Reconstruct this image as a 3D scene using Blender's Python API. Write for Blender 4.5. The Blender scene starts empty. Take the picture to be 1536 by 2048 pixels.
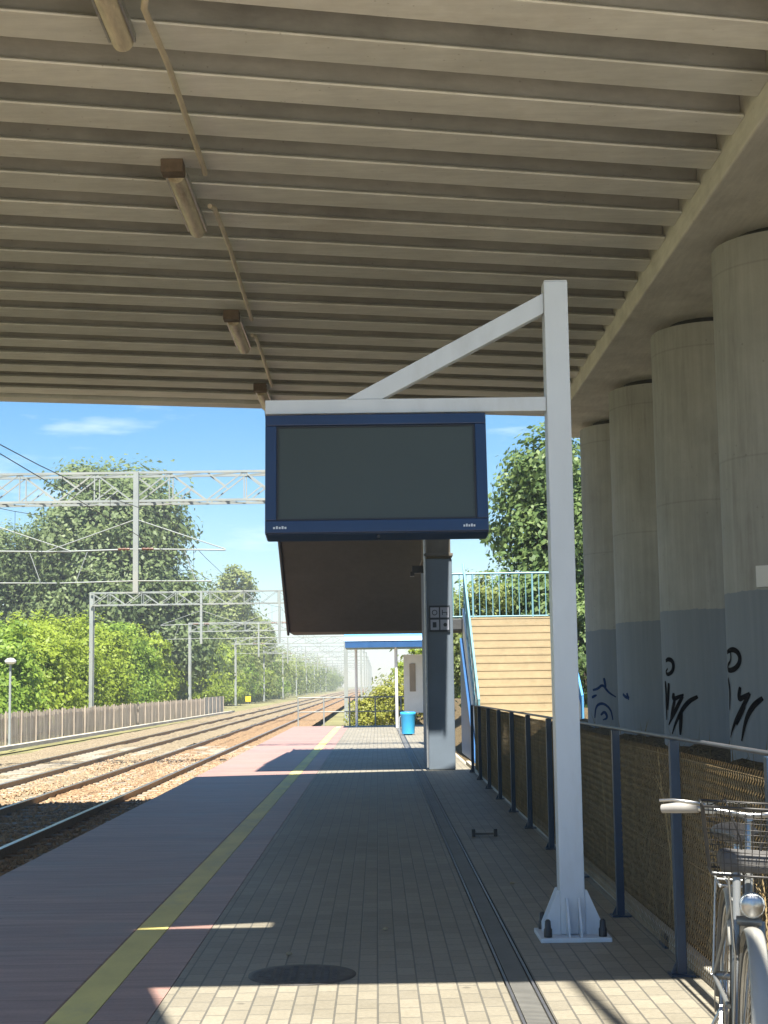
import bpy, bmesh, math, random
import numpy as np
from mathutils import Vector, Matrix
random.seed(7)
rng = np.random.default_rng(11)
S = bpy.context.scene
COL = S.collection
R = math.radians
SKEW = .224            # the bridge crosses the platform at a slight angle

# ------------------------------------------------------------------ helpers
class MB:
    def __init__(s):
        s.v = []; s.f = []; s.sm = []
    def add(s, vs, fs, smooth=False):
        b = len(s.v)
        s.v += [tuple(p) for p in vs]
        s.f += [tuple(i + b for i in f) for f in fs]
        s.sm += [smooth] * len(fs)
    def box(s, x0, x1, y0, y1, z0, z1, M=None):
        P = [Vector((x, y, z)) for z in (z0, z1) for y in (y0, y1) for x in (x0, x1)]
        if M is not None: P = [M @ p for p in P]
        s.add(P, [(0, 2, 3, 1), (4, 5, 7, 6), (0, 1, 5, 4), (2, 6, 7, 3), (0, 4, 6, 2), (1, 3, 7, 5)])
    def prism(s, pts, z0, z1, M=None):           # polygon in xy, counter-clockwise
        n = len(pts)
        P = [Vector((x, y, z)) for z in (z0, z1) for x, y in pts]
        if M is not None: P = [M @ p for p in P]
        s.add(P, [tuple(range(n))[::-1], tuple(range(n, 2 * n))] + [(i, (i + 1) % n, n + (i + 1) % n, n + i) for i in range(n)])
    def bar(s, p0, p1, w, h, up=(0, 0, 1)):       # rectangular bar
        p0, p1 = Vector(p0), Vector(p1); d = (p1 - p0); L = d.length; d.normalize()
        u = Vector(up)
        if abs(d.dot(u)) > .98: u = Vector((0, 1, 0))
        a = d.cross(u).normalized(); b = a.cross(d).normalized()
        P = []
        for q in (p0, p1):
            for i, j in ((-1, -1), (1, -1), (1, 1), (-1, 1)): P.append(q + a * (i * w / 2) + b * (j * h / 2))
        s.add(P, [(0, 1, 2, 3), (7, 6, 5, 4), (0, 4, 5, 1), (1, 5, 6, 2), (2, 6, 7, 3), (3, 7, 4, 0)])
    def tube(s, pts, r, n=8, closed=False, cap=True):
        pts = [Vector(p) for p in pts]; m = len(pts); P = []; F = []
        rs = r if isinstance(r, (list, tuple)) else [r] * m
        prev = None
        for i, p in enumerate(pts):
            if closed: d = pts[(i + 1) % m] - pts[i - 1]
            else: d = pts[min(i + 1, m - 1)] - pts[max(i - 1, 0)]
            d.normalize()
            if prev is None:
                u = Vector((0, 0, 1)) if abs(d.z) < .9 else Vector((1, 0, 0))
            else: u = prev
            a = (u - d * u.dot(d)).normalized(); prev = a; b = d.cross(a)
            for k in range(n):
                t = 2 * math.pi * k / n
                P.append(p + (a * math.cos(t) + b * math.sin(t)) * rs[i])
        for i in range(m if closed else m - 1):
            j = (i + 1) % m
            for k in range(n):
                l = (k + 1) % n
                F.append((i * n + k, j * n + k, j * n + l, i * n + l)[::-1])
        s.add(P, F, n > 4)
        if cap and not closed:
            s.add([P[k] for k in range(n)], [tuple(range(n))]); s.add([P[(m - 1) * n + k] for k in range(n)], [tuple(range(n))[::-1]])
    def lathe(s, prof, n=32, c=(0, 0, 0), M=None, smooth=True):   # prof: (r, z) upward
        P = []; F = []
        for r_, z in prof:
            for k in range(n):
                t = 2 * math.pi * k / n
                p = Vector((c[0] + r_ * math.cos(t), c[1] + r_ * math.sin(t), c[2] + z))
                P.append(M @ p if M is not None else p)
        for i in range(len(prof) - 1):
            for k in range(n):
                l = (k + 1) % n
                F.append((i * n + k, i * n + l, (i + 1) * n + l, (i + 1) * n + k))
        s.add(P, F, smooth)
        m = len(prof) - 1
        if prof[0][0] > 1e-4: s.add(P[:n], [tuple(range(n))[::-1]])
        if prof[m][0] > 1e-4: s.add(P[m * n:], [tuple(range(n))])
    def build(s, name, mat, parent=None, loc=None, bevel=0):
        me = bpy.data.meshes.new(name); me.from_pydata(s.v, [], s.f)
        me.polygons.foreach_set('use_smooth', s.sm)
        me.materials.append(mat); me.update()
        o = bpy.data.objects.new(name, me); COL.objects.link(o)
        if parent: o.parent = parent
        if loc: o.location = loc
        if bevel:
            b = o.modifiers.new('bevel', 'BEVEL'); b.width = bevel; b.segments = 2; b.limit_method = 'ANGLE'; b.angle_limit = R(40)
        return o

def tag(o, label=None, cat=None, group=None, kind=None):
    if label: o['label'] = label
    if cat: o['category'] = cat
    if group: o['group'] = group
    if kind: o['kind'] = kind
    return o
def thing(name, label, cat, loc=(0, 0, 0), group=None, rz=0):
    o = bpy.data.objects.new(name, None); o.empty_display_size = .2
    COL.objects.link(o); o.location = loc; o.rotation_euler = (0, 0, rz)
    return tag(o, label, cat, group)
def copy_tree(o, parent=None):
    c = o.copy(); COL.objects.link(c)
    if parent: c.parent = parent
    for ch in o.children: copy_tree(ch, c)
    return c
def struct(mb, name, mat, **k):
    return tag(mb.build(name, mat, **k), kind='structure')

# ------------------------------------------------------------------ materials
def base_mat(name):
    m = bpy.data.materials.new(name); m.use_nodes = True
    nt = m.node_tree; return m, nt, nt.nodes, nt.links, nt.nodes['Principled BSDF']
def ramp(N, stops):
    r = N.new('ShaderNodeValToRGB'); e = r.color_ramp.elements
    while len(e) < len(stops): e.new(.5)
    for i, (p, c) in enumerate(stops): e[i].position = p; e[i].color = (*c, 1)
    return r
def mixc(N, L, fac, a, b, mode='MIX'):
    m = N.new('ShaderNodeMix'); m.data_type = 'RGBA'; m.blend_type = mode
    for sock, v in ((0, fac), (6, a), (7, b)):
        if isinstance(v, (int, float)): m.inputs[sock].default_value = v
        elif isinstance(v, tuple): m.inputs[sock].default_value = (*v, 1)
        else: L.new(v, m.inputs[sock])
    return m.outputs[2]
def noise(N, L, vec, scale, detail=6, rough=.6):
    n = N.new('ShaderNodeTexNoise'); n.inputs['Scale'].default_value = scale; n.inputs['Detail'].default_value = detail
    n.inputs['Roughness'].default_value = rough; L.new(vec, n.inputs['Vector']); return n.outputs['Fac']
def coords(N, L, scale=(1, 1, 1), rot=(0, 0, 0), loc=(0, 0, 0)):
    t = N.new('ShaderNodeTexCoord'); mp = N.new('ShaderNodeMapping')
    mp.inputs['Scale'].default_value = scale; mp.inputs['Rotation'].default_value = rot; mp.inputs['Location'].default_value = loc
    L.new(t.outputs['Object'], mp.inputs['Vector']); return mp.outputs['Vector']
def bump(N, L, b, h, strength=.4, dist=.01):
    n = N.new('ShaderNodeBump'); n.inputs['Strength'].default_value = strength; n.inputs['Distance'].default_value = dist
    L.new(h, n.inputs['Height']); L.new(n.outputs['Normal'], b.inputs['Normal'])

def pm(name, c, rough=.6, var=.25, scale=4, metal=0, bmp=.15, bdist=.004, stretch=(1, 1, 1), fine=60, spec=.5, dirt=None, dirt_amt=.5):
    m, nt, N, L, b = base_mat(name)
    v = coords(N, L, stretch)
    f = noise(N, L, v, scale)
    r = ramp(N, [(.3, tuple(x * (1 - var) for x in c)), (.7, tuple(min(1, x * (1 + var)) for x in c))])
    L.new(f, r.inputs[0]); col = r.outputs[0]
    if dirt:
        f2 = noise(N, L, v, scale * .37, 8, .7); rr = ramp(N, [(.5, (0, 0, 0)), (.72, (dirt_amt,) * 3)]); L.new(f2, rr.inputs[0])
        col = mixc(N, L, rr.outputs[0], col, dirt)
    L.new(col, b.inputs['Base Color'])
    b.inputs['Roughness'].default_value = rough; b.inputs['Metallic'].default_value = metal
    b.inputs['Specular IOR Level'].default_value = spec
    if bmp: bump(N, L, b, noise(N, L, v, fine, 4), bmp, bdist)
    return m

def concrete(name, c, board=(1, 1, 1), stain=(.10, .085, .065), stain_amt=.35, mottled=.2):
    m, nt, N, L, b = base_mat(name)
    v = coords(N, L); vs = coords(N, L, board)
    f1 = noise(N, L, v, 1.3, 8, .65); f2 = noise(N, L, vs, 9, 5); f3 = noise(N, L, v, .45, 6, .7)
    r = ramp(N, [(.3, tuple(x * (1 - mottled) for x in c)), (.72, tuple(x * (1 + mottled * .8) for x in c))]); L.new(f1, r.inputs[0])
    r2 = ramp(N, [(.3, (.91, .91, .91)), (.7, (1.05, 1.05, 1.05))]); L.new(f2, r2.inputs[0])
    col = mixc(N, L, 1.0, r.outputs[0], r2.outputs[0], 'MULTIPLY')
    rr = ramp(N, [(.52, (0, 0, 0)), (.75, (stain_amt,) * 3)]); L.new(f3, rr.inputs[0])
    col = mixc(N, L, rr.outputs[0], col, stain)
    vp = N.new('ShaderNodeTexVoronoi'); vp.inputs['Scale'].default_value = 9; L.new(v, vp.inputs['Vector'])
    pr_ = ramp(N, [(.03, (.62, .60, .57)), (.10, (1, 1, 1))]); L.new(vp.outputs['Distance'], pr_.inputs[0])
    col = mixc(N, L, .8, col, pr_.outputs[0], 'MULTIPLY')
    oi = N.new('ShaderNodeObjectInfo'); orr = ramp(N, [(0, (.86, .86, .85)), (1, (1.06, 1.05, 1.04))]); L.new(oi.outputs['Random'], orr.inputs[0])
    col = mixc(N, L, 1.0, col, orr.outputs[0], 'MULTIPLY')
    L.new(col, b.inputs['Base Color']); b.inputs['Roughness'].default_value = .85; b.inputs['Specular IOR Level'].default_value = .25
    bump(N, L, b, noise(N, L, vs, 30, 6), .3, .006)
    return m

M = {}
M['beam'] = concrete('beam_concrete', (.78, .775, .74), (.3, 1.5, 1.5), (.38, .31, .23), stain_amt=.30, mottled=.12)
M['deck'] = concrete('darkened_deck_concrete', (.46, .45, .415), (.2, 2, 2))  # set darker than the beams to paint shade into the recesses
M['cap'] = concrete('cap_concrete', (.66, .645, .60), (3, .3, 2), (.16, .14, .12), mottled=.16)

def column_mat():
    m, nt, N, L, b = base_mat('painted_column')
    v = coords(N, L); vs = coords(N, L, (6, 6, .3))
    f1 = noise(N, L, v, 1.5, 8, .65); f2 = noise(N, L, vs, 3, 6)
    r = ramp(N, [(.3, (.35, .352, .335)), (.7, (.455, .455, .435))]); L.new(f1, r.inputs[0])
    r2 = ramp(N, [(.3, (.87, .87, .86)), (.7, (1.05, 1.05, 1.05))]); L.new(f2, r2.inputs[0])
    conc = mixc(N, L, 1.0, r.outputs[0], r2.outputs[0], 'MULTIPLY')
    rp = ramp(N, [(.3, (.215, .245, .28)), (.7, (.25, .28, .315))]); L.new(f2, rp.inputs[0])
    t = N.new('ShaderNodeTexCoord'); sp = N.new('ShaderNodeSeparateXYZ'); L.new(t.outputs['Object'], sp.inputs[0])
    cmp_ = N.new('ShaderNodeMath'); cmp_.operation = 'LESS_THAN'; cmp_.inputs[1].default_value = 2.47; 
    nlow = noise(N, L, v, .9, 3); ed = N.new('ShaderNodeMath'); ed.operation = 'MULTIPLY_ADD'; ed.inputs[1].default_value = .06; L.new(nlow, ed.inputs[0]); L.new(sp.outputs[2], ed.inputs[2])
    nhi = noise(N, L, v, 22, 5); ed2 = N.new('ShaderNodeMath'); ed2.operation = 'MULTIPLY_ADD'; ed2.inputs[1].default_value = .05; L.new(nhi, ed2.inputs[0]); L.new(ed.outputs[0], ed2.inputs[2])
    L.new(ed2.outputs[0], cmp_.inputs[0])
    wv = N.new('ShaderNodeMath'); wv.operation = 'PINGPONG'; wv.inputs[1].default_value = .92; L.new(sp.outputs[2], wv.inputs[0])
    jr = ramp(N, [(.004, (.86, .855, .85)), (.014, (1, 1, 1))]); L.new(wv.outputs[0], jr.inputs[0])
    conc = mixc(N, L, 1.0, conc, jr.outputs[0], 'MULTIPLY')
    vp = N.new('ShaderNodeTexVoronoi'); vp.inputs['Scale'].default_value = 7; L.new(v, vp.inputs['Vector'])
    pr_ = ramp(N, [(.03, (.6, .59, .57)), (.09, (1, 1, 1))]); L.new(vp.outputs['Distance'], pr_.inputs[0]); conc = mixc(N, L, .8, conc, pr_.outputs[0], 'MULTIPLY')
    st = noise(N, L, coords(N, L, (2.2, 2.2, .22)), 1.6, 7, .7); sr = ramp(N, [(.55, (0, 0, 0)), (.75, (.5,) * 3)]); L.new(st, sr.inputs[0]); conc = mixc(N, L, sr.outputs[0], conc, (.15, .14, .12))
    L.new(mixc(N, L, cmp_.outputs[0], conc, rp.outputs[0]), b.inputs['Base Color'])
    b.inputs['Roughness'].default_value = .75; b.inputs['Specular IOR Level'].default_value = .3
    bump(N, L, b, noise(N, L, v, 25, 6), .25, .006)
    return m
M['column'] = column_mat()

def paver_mat():
    m, nt, N, L, b = base_mat('block_paving')
    v = coords(N, L, rot=(0, 0, R(90)), loc=(.05, .02, 0))
    br = N.new('ShaderNodeTexBrick'); br.offset = .5
    for k, val in (('Scale', 1), ('Brick Width', .212), ('Row Height', .106), ('Mortar Size', .0055), ('Mortar Smooth', .3), ('Bias', 0)): br.inputs[k].default_value = val
    br.inputs['Color1'].default_value = (.208, .19, .15, 1); br.inputs['Color2'].default_value = (.262, .238, .186, 1)
    br.inputs['Mortar'].default_value = (.115, .11, .095, 1); L.new(v, br.inputs['Vector'])
    vo = coords(N, L)
    f = noise(N, L, vo, .55, 8, .7); r = ramp(N, [(.3, (.78, .77, .74)), (.7, (1.12, 1.12, 1.12))]); L.new(f, r.inputs[0])
    f2 = noise(N, L, vo, 45, 4); r2 = ramp(N, [(.3, (.86, .86, .86)), (.7, (1.12, 1.12, 1.12))]); L.new(f2, r2.inputs[0])
    c = mixc(N, L, 1.0, br.outputs['Color'], r.outputs[0], 'MULTIPLY'); c = mixc(N, L, 1.0, c, r2.outputs[0], 'MULTIPLY')
    f3 = noise(N, L, vo, 2.1, 10, .75); r3 = ramp(N, [(.60, (0, 0, 0)), (.72, (.45,) * 3)]); L.new(f3, r3.inputs[0])
    c = mixc(N, L, r3.outputs[0], c, (.13, .12, .10))

    vs_ = N.new('ShaderNodeTexVoronoi'); vs_.inputs['Scale'].default_value = 1.9; L.new(vo, vs_.inputs['Vector'])
    sr_ = ramp(N, [(.03, (.55, .55, .56)), (.055, (1, 1, 1))]); L.new(vs_.outputs['Distance'], sr_.inputs[0]); c = mixc(N, L, .85, c, sr_.outputs[0], 'MULTIPLY')
    L.new(c, b.inputs['Base Color']); b.inputs['Roughness'].default_value = .55; b.inputs['Specular IOR Level'].default_value = .45
    inv = N.new('ShaderNodeMath'); inv.operation = 'SUBTRACT'; inv.inputs[0].default_value = 1; L.new(br.outputs['Fac'], inv.inputs[1])
    ad = N.new('ShaderNodeMath'); ad.operation = 'MULTIPLY_ADD'; ad.inputs[1].default_value = .15; L.new(f2, ad.inputs[0]); L.new(inv.outputs[0], ad.inputs[2])
    bump(N, L, b, ad.outputs[0], .7, .006)
    return m
M['paver'] = paver_mat()

def slab_mat(name, c, w=.5):
    m, nt, N, L, b = base_mat(name)
    v = coords(N, L, loc=(.3, 0, 0))
    br = N.new('ShaderNodeTexBrick'); br.offset = 0
    for k, val in (('Scale', 1), ('Brick Width', 30), ('Row Height', w), ('Mortar Size', .006), ('Mortar Smooth', .2), ('Bias', 0)): br.inputs[k].default_value = val
    br.inputs['Color1'].default_value = (*[x * .9 for x in c], 1); br.inputs['Color2'].default_value = (*[x * 1.1 for x in c], 1)
    br.inputs['Mortar'].default_value = (*[x * .55 for x in c], 1)
    v2 = coords(N, L, loc=(15, 0, 0)); L.new(v2, br.inputs['Vector'])
    vs = coords(N, L, (.35, 3, 1)); f = noise(N, L, vs, 3, 8, .7)
    r = ramp(N, [(.3, (.66, .66, .68)), (.7, (1.22, 1.2, 1.18))]); L.new(f, r.inputs[0])
    col = mixc(N, L, 1.0, br.outputs['Color'], r.outputs[0], 'MULTIPLY')
    vo = coords(N, L); f2 = noise(N, L, vo, .8, 9, .72); r2 = ramp(N, [(.5, (0, 0, 0)), (.75, (.55,) * 3)]); L.new(f2, r2.inputs[0])
    col = mixc(N, L, r2.outputs[0], col, (.24, .23, .225))
    f4 = noise(N, L, vo, 50, 4); r4 = ramp(N, [(.3, (.88,) * 3), (.7, (1.1,) * 3)]); L.new(f4, r4.inputs[0])
    col = mixc(N, L, 1.0, col, r4.outputs[0], 'MULTIPLY')

    vs_ = N.new('ShaderNodeTexVoronoi'); vs_.inputs['Scale'].default_value = 1.9; L.new(vo, vs_.inputs['Vector'])
    sr_ = ramp(N, [(.03, (.55, .55, .56)), (.055, (1, 1, 1))]); L.new(vs_.outputs['Distance'], sr_.inputs[0]); col = mixc(N, L, .85, col, sr_.outputs[0], 'MULTIPLY')
    L.new(col, b.inputs['Base Color']); b.inputs['Roughness'].default_value = .5; b.inputs['Specular IOR Level'].default_value = .5
    inv = N.new('ShaderNodeMath'); inv.operation = 'SUBTRACT'; inv.inputs[0].default_value = 1; L.new(br.outputs['Fac'], inv.inputs[1])
    ad = N.new('ShaderNodeMath'); ad.operation = 'MULTIPLY_ADD'; ad.inputs[1].default_value = .25; L.new(noise(N, L, coords(N, L, (.4, 4, 1)), 14, 5), ad.inputs[0]); L.new(inv.outputs[0], ad.inputs[2])
    bump(N, L, b, ad.outputs[0], .5, .006)
    return m
M['slab'] = slab_mat('red_slab', (.33, .20, .165))
M['yellow'] = pm('yellow_line', (.68, .58, .17), .55, .12, 3, stretch=(1, .5, 1), dirt=(.30, .29, .22), dirt_amt=.55, bmp=.2)
M['kerb'] = concrete('kerb_concrete', (.40, .38, .33))
M['bounce_slab'] = concrete('pale_bounce_concrete', (.58, .55, .48))  # kept pale to reflect sunlight up to the bridge ceiling

def ballast_mat(name, c1, c2, scale=17):
    m, nt, N, L, b = base_mat(name)
    v = coords(N, L)
    vo = N.new('ShaderNodeTexVoronoi'); vo.inputs['Scale'].default_value = scale; vo.inputs['Randomness'].default_value = 1; L.new(v, vo.inputs['Vector'])
    sp = N.new('ShaderNodeSeparateColor'); L.new(vo.outputs['Color'], sp.inputs[0])
    r = ramp(N, [(0, tuple(x * .6 for x in c1)), (.5, c1), (1, tuple(min(1, x * 1.35) for x in c2))]); L.new(sp.outputs[0], r.inputs[0])
    f = noise(N, L, v, .5, 8, .7); rr = ramp(N, [(.35, (0, 0, 0)), (.7, (.8,) * 3)]); L.new(f, rr.inputs[0])
    col = mixc(N, L, rr.outputs[0], r.outputs[0], c2)
    d = ramp(N, [(0, (1, 1, 1)), (.75, (.35, .35, .35))]); L.new(vo.outputs['Distance'], d.inputs[0])
    col = mixc(N, L, .7, col, d.outputs[0], 'MULTIPLY')
    L.new(col, b.inputs['Base Color']); b.inputs['Roughness'].default_value = .9; b.inputs['Specular IOR Level'].default_value = .15
    inv = N.new('ShaderNodeMath'); inv.operation = 'SUBTRACT'; inv.inputs[0].default_value = 1; L.new(vo.outputs['Distance'], inv.inputs[1])
    bump(N, L, b, inv.outputs[0], 1, .05)
    return m
M['rusty_ballast'] = ballast_mat('rusty_ballast', (.33, .205, .115), (.36, .25, .145))
M['tan_ballast'] = ballast_mat('tan_ballast', (.30, .235, .15), (.36, .295, .195))
M['stone'] = pm('ballast_stone', (.31, .215, .13), .9, .4, 30, bmp=.3, fine=90)
M['soil'] = ballast_mat('dry_soil', (.17, .125, .07), (.25, .19, .10), 30)
M['ground'] = pm('dry_grass_ground', (.16, .15, .06), .95, .4, .3, bmp=.4, fine=8, bdist=.05)

M['rail'] = pm('rusty_rail', (.30, .21, .135), .7, .3, 20, metal=.2)
M['rail_top'] = pm('polished_rail_head', (.50, .48, .45), .28, .1, 6, metal=.9, bmp=0)
M['sleeper'] = concrete('sleeper_concrete', (.30, .27, .22))
M['post'] = pm('pale_grey_paint', (.56, .60, .64), .38, .05, 2.5, bmp=.04, fine=200, dirt=(.33, .33, .31), dirt_amt=.45, stretch=(1.5, 1.5, .5))
M['navy'] = pm('navy_paint', (.010, .032, .095), .33, .12, 2, bmp=.02)
M['glass'] = pm('dark_screen_glass', (.042, .056, .053), .42, .06, 1.5, bmp=0, spec=.4)
M['black'] = pm('black_plastic', (.015, .015, .017), .45, .2, 20, bmp=.1)
M['steel'] = pm('galvanised_steel', (.42, .43, .43), .45, .15, 14, metal=.7, bmp=.05)
M['gantry'] = pm('gantry_paint', (.25, .275, .265), .55, .12, 1.5, bmp=0, dirt=(.40, .36, .28), dirt_amt=.4)
M['wire'] = pm('dark_wire', (.045, .05, .055), .5, .1, 3, metal=.5, bmp=0)
M['insulator'] = pm('brown_insulator', (.12, .05, .03), .3, .1, 3, bmp=0)
M['fence_blue'] = pm('dark_blue_paint', (.008, .027, .058), .4, .25, 6, bmp=.06)
M['mesh'] = pm('rusty_mesh_wire', (.24, .17, .08), .7, .3, 6, metal=.25, bmp=0)
M['rail_grey'] = pm('fence_rail_grey', (.15, .15, .16), .4, .2, 6, metal=.6, bmp=0)
M['blue'] = pm('light_blue_paint', (.10, .33, .62), .42, .12, 3, bmp=.03)
M['deep_blue'] = pm('deep_blue_paint', (.025, .09, .23), .42, .12, 3, bmp=.03)
M['teal'] = pm('teal_paint', (.17, .34, .39), .42, .12, 3, bmp=.03)
M['cyan'] = pm('cyan_bin_plastic', (.04, .36, .66), .35, .08, 3, bmp=.02)
M['white'] = pm('white_paint', (.78, .78, .76), .45, .06, 3, bmp=.02)
M['step'] = concrete('tan_step_concrete', (.36, .295, .19), stain_amt=.35, mottled=.1)
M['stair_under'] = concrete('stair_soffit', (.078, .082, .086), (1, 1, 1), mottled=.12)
M['pier'] = pm('pier_paint', (.13, .165, .205), .6, .1, 1.5, bmp=.12, fine=40)
M['pier_top'] = concrete('pier_concrete', (.16, .145, .12))
M['lamp_cover'] = pm('grubby_lamp_cover', (.52, .45, .33), .45, .25, 7, bmp=.03, dirt=(.20, .13, .07), dirt_amt=.8, stretch=(3, .5, 3))
M['lamp_body'] = pm('lamp_body', (.34, .27, .19), .5, .25, 7, bmp=.05)
M['rust_brown'] = pm('brown_rusty_metal', (.12, .085, .058), .8, .3, 14, bmp=.2)
M['conduit'] = pm('conduit_pipe', (.50, .43, .32), .5, .2, 3, bmp=.03)
M['iron'] = pm('cast_iron', (.085, .08, .075), .6, .3, 12, metal=.4, bmp=.3, fine=50)
M['paint_black'] = pm('black_spray_paint', (.006, .006, .008), .9, .3, 20, bmp=0, spec=.05)
M['paint_blue'] = pm('blue_spray_paint', (.02, .045, .13), .9, .3, 20, bmp=0, spec=.05)
M['slat'] = pm('weathered_slat', (.34, .285, .225), .85, .3, 2.5, bmp=.2, stretch=(1, 1, .3))
M['yellow_sign'] = pm('yellow_sign', (.75, .52, .02), .5, .05, 3, bmp=0)
M['sign_frame'] = pm('sign_frame', (.02, .028, .04), .5, .1, 3, bmp=0)
M['sign_panel'] = pm('sign_panel', (.33, .35, .42), .5, .08, 9, bmp=0)
M['straw'] = pm('dry_straw', (.36, .26, .12), .9, .25, 5, bmp=0)
M['dead_grass'] = pm('dead_grass', (.19, .145, .08), .9, .25, 5, bmp=0)
M['bark'] = pm('bark', (.10, .08, .055), .9, .35, 5, bmp=.5, fine=14, stretch=(1, 1, .3), bdist=.03)
M['bike_frame'] = pm('bike_frame_silver', (.20, .205, .20), .3, .08, 6, metal=.35, bmp=0)
M['chrome'] = pm('chrome', (.38, .38, .375), .28, .05, 5, metal=1, bmp=0)
M['rubber'] = pm('tyre_rubber', (.025, .024, .023), .75, .3, 30, bmp=.2)
M['grip'] = pm('grey_grip', (.25, .24, .225), .55, .1, 10, bmp=.1)
M['fender'] = pm('pale_mudguard', (.28, .275, .25), .35, .06, 4, bmp=0)
M['lamp_white'] = pm('headlamp_shell', (.36, .39, .40), .22, .03, 4, bmp=0)
M['basket'] = pm('basket_wire', (.05, .048, .046), .45, .2, 10, metal=.5, bmp=0)
M['bag'] = pm('grey_bag', (.085, .082, .08), .8, .2, 20, bmp=.4)

def grate_mat():
    m, nt, N, L, b = base_mat('drain_grate')
    v = coords(N, L, (1, 1, 1)); w = N.new('ShaderNodeTexWave'); w.bands_direction = 'Y'; w.inputs['Scale'].default_value = 10.5; L.new(v, w.inputs['Vector'])
    r = ramp(N, [(.35, (.10, .10, .095)), (.55, (.23, .225, .205))]); L.new(w.outputs['Fac'], r.inputs[0])
    f = noise(N, L, v, 2, 8, .7); r2 = ramp(N, [(.3, (.7,) * 3), (.7, (1.15,) * 3)]); L.new(f, r2.inputs[0])
    L.new(mixc(N, L, 1.0, r.outputs[0], r2.outputs[0], 'MULTIPLY'), b.inputs['Base Color'])
    b.inputs['Metallic'].default_value = .3; b.inputs['Roughness'].default_value = .5
    bump(N, L, b, w.outputs['Fac'], .6, .006); return m
M['grate'] = grate_mat()

def leaf_mat(name, dark, light, trans=.3):
    m, nt, N, L, b = base_mat(name)
    g = N.new('ShaderNodeNewGeometry')
    r = ramp(N, [(0, dark), (.55, tuple((a + c) / 2 for a, c in zip(dark, light))), (1, light)]); L.new(g.outputs['Random Per Island'], r.inputs[0])
    v = coords(N, L); f = noise(N, L, v, .55, 4); r2 = ramp(N, [(.35, (.72, .78, .75)), (.7, (1.15, 1.12, 1.0))]); L.new(f, r2.inputs[0])
    c = mixc(N, L, 1.0, r.outputs[0], r2.outputs[0], 'MULTIPLY')
    L.new(c, b.inputs['Base Color']); b.inputs['Roughness'].default_value = .5; b.inputs['Specular IOR Level'].default_value = .3
    tr = N.new('ShaderNodeBsdfTranslucent'); L.new(c, tr.inputs[0])
    mx = N.new('ShaderNodeMixShader'); mx.inputs[0].default_value = trans
    L.new(b.outputs[0], mx.inputs[1]); L.new(tr.outputs[0], mx.inputs[2]); L.new(mx.outputs[0], N['Material Output'].inputs[0])
    return m
M['leaf_dark'] = leaf_mat('leaf_dark', (.135, .185, .08), (.20, .255, .11), .4)
M['leaf_bush'] = leaf_mat('leaf_bush', (.22, .30, .03), (.32, .39, .05), .45)
M['leaf_bush_deep'] = leaf_mat('leaf_bush_deep', (.15, .25, .035), (.29, .40, .06), .45)
M['leaf_olive'] = leaf_mat('leaf_olive', (.15, .19, .06), (.27, .31, .10), .4)
M['leaf_right'] = leaf_mat('leaf_right', (.10, .165, .055), (.185, .255, .09), .4)
M['leaf_yellow'] = leaf_mat('leaf_yellow', (.22, .23, .03), (.36, .35, .06), .35)

# ------------------------------------------------------------------ camera
cam = bpy.data.objects.new('camera', bpy.data.cameras.new('camera')); COL.objects.link(cam); S.camera = cam
Yc = Vector((-13, -344, 3000)).normalized()
a_ = -.0142; Zc = Vector((a_, 1, (344 + 13 * a_) / 3000)).normalized()
Xc = Yc.cross(Zc); Xc = Xc if Xc.x > 0 else -Xc
# columns of the camera's world matrix: right, up, back
right = Vector((Xc.x, Yc.x, Zc.x)); up = Vector((Xc.y, Yc.y, Zc.y)); fwd = Vector((Xc.z, Yc.z, Zc.z))
cm = Matrix((right, up, -fwd)).transposed().to_4x4(); cm.translation = (0, 0, 1.6)
cam.matrix_world = cm
cam.data.sensor_fit = 'HORIZONTAL'; cam.data.sensor_width = 36; cam.data.lens = 3000 / 1536 * 36
cam.data.clip_end = 8000; cam.data.clip_start = .1

# ------------------------------------------------------------------ ground, track bed, platform
g = MB(); g.box(-700, 700, -150, 1500, -1.4, -.75); struct(g, 'ground', M['ground'])

def gravel_sheet(name, mat, x0, x1, y0, y1, z, dx, dy, amp, shoulder=None):
    xs = np.arange(x0, x1 + 1e-6, dx); ys = [y0]
    while ys[-1] < y1: ys.append(ys[-1] + max(dy, (ys[-1] - 15) * dy / 25))
    ys = np.array(ys); X, Y = np.meshgrid(xs, ys)
    Z = z + rng.normal(0, amp, X.shape) + .02 * np.sin(X * 3.1 + 1) * np.sin(Y * .7)
    if shoulder:
        Z = np.where(X < shoulder, Z - (shoulder - X) * .12, Z)
    n = len(xs); V = np.stack([X, Y, Z], -1).reshape(-1, 3)
    F = [(j * n + i, j * n + i + 1, (j + 1) * n + i + 1, (j + 1) * n + i) for j in range(len(ys) - 1) for i in range(n - 1)]
    mb = MB(); mb.add(V.tolist(), F); return struct(mb, name, mat)
gravel_sheet('track_ballast', M['rusty_ballast'], -6.4, -3.28, -40, 900, -.41, .12, .16, .014)
gravel_sheet('track_ballast_far_side', M['tan_ballast'], -13.3, -6.40, -40, 900, -.41, .2, .3, .014, -10.2)

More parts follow.
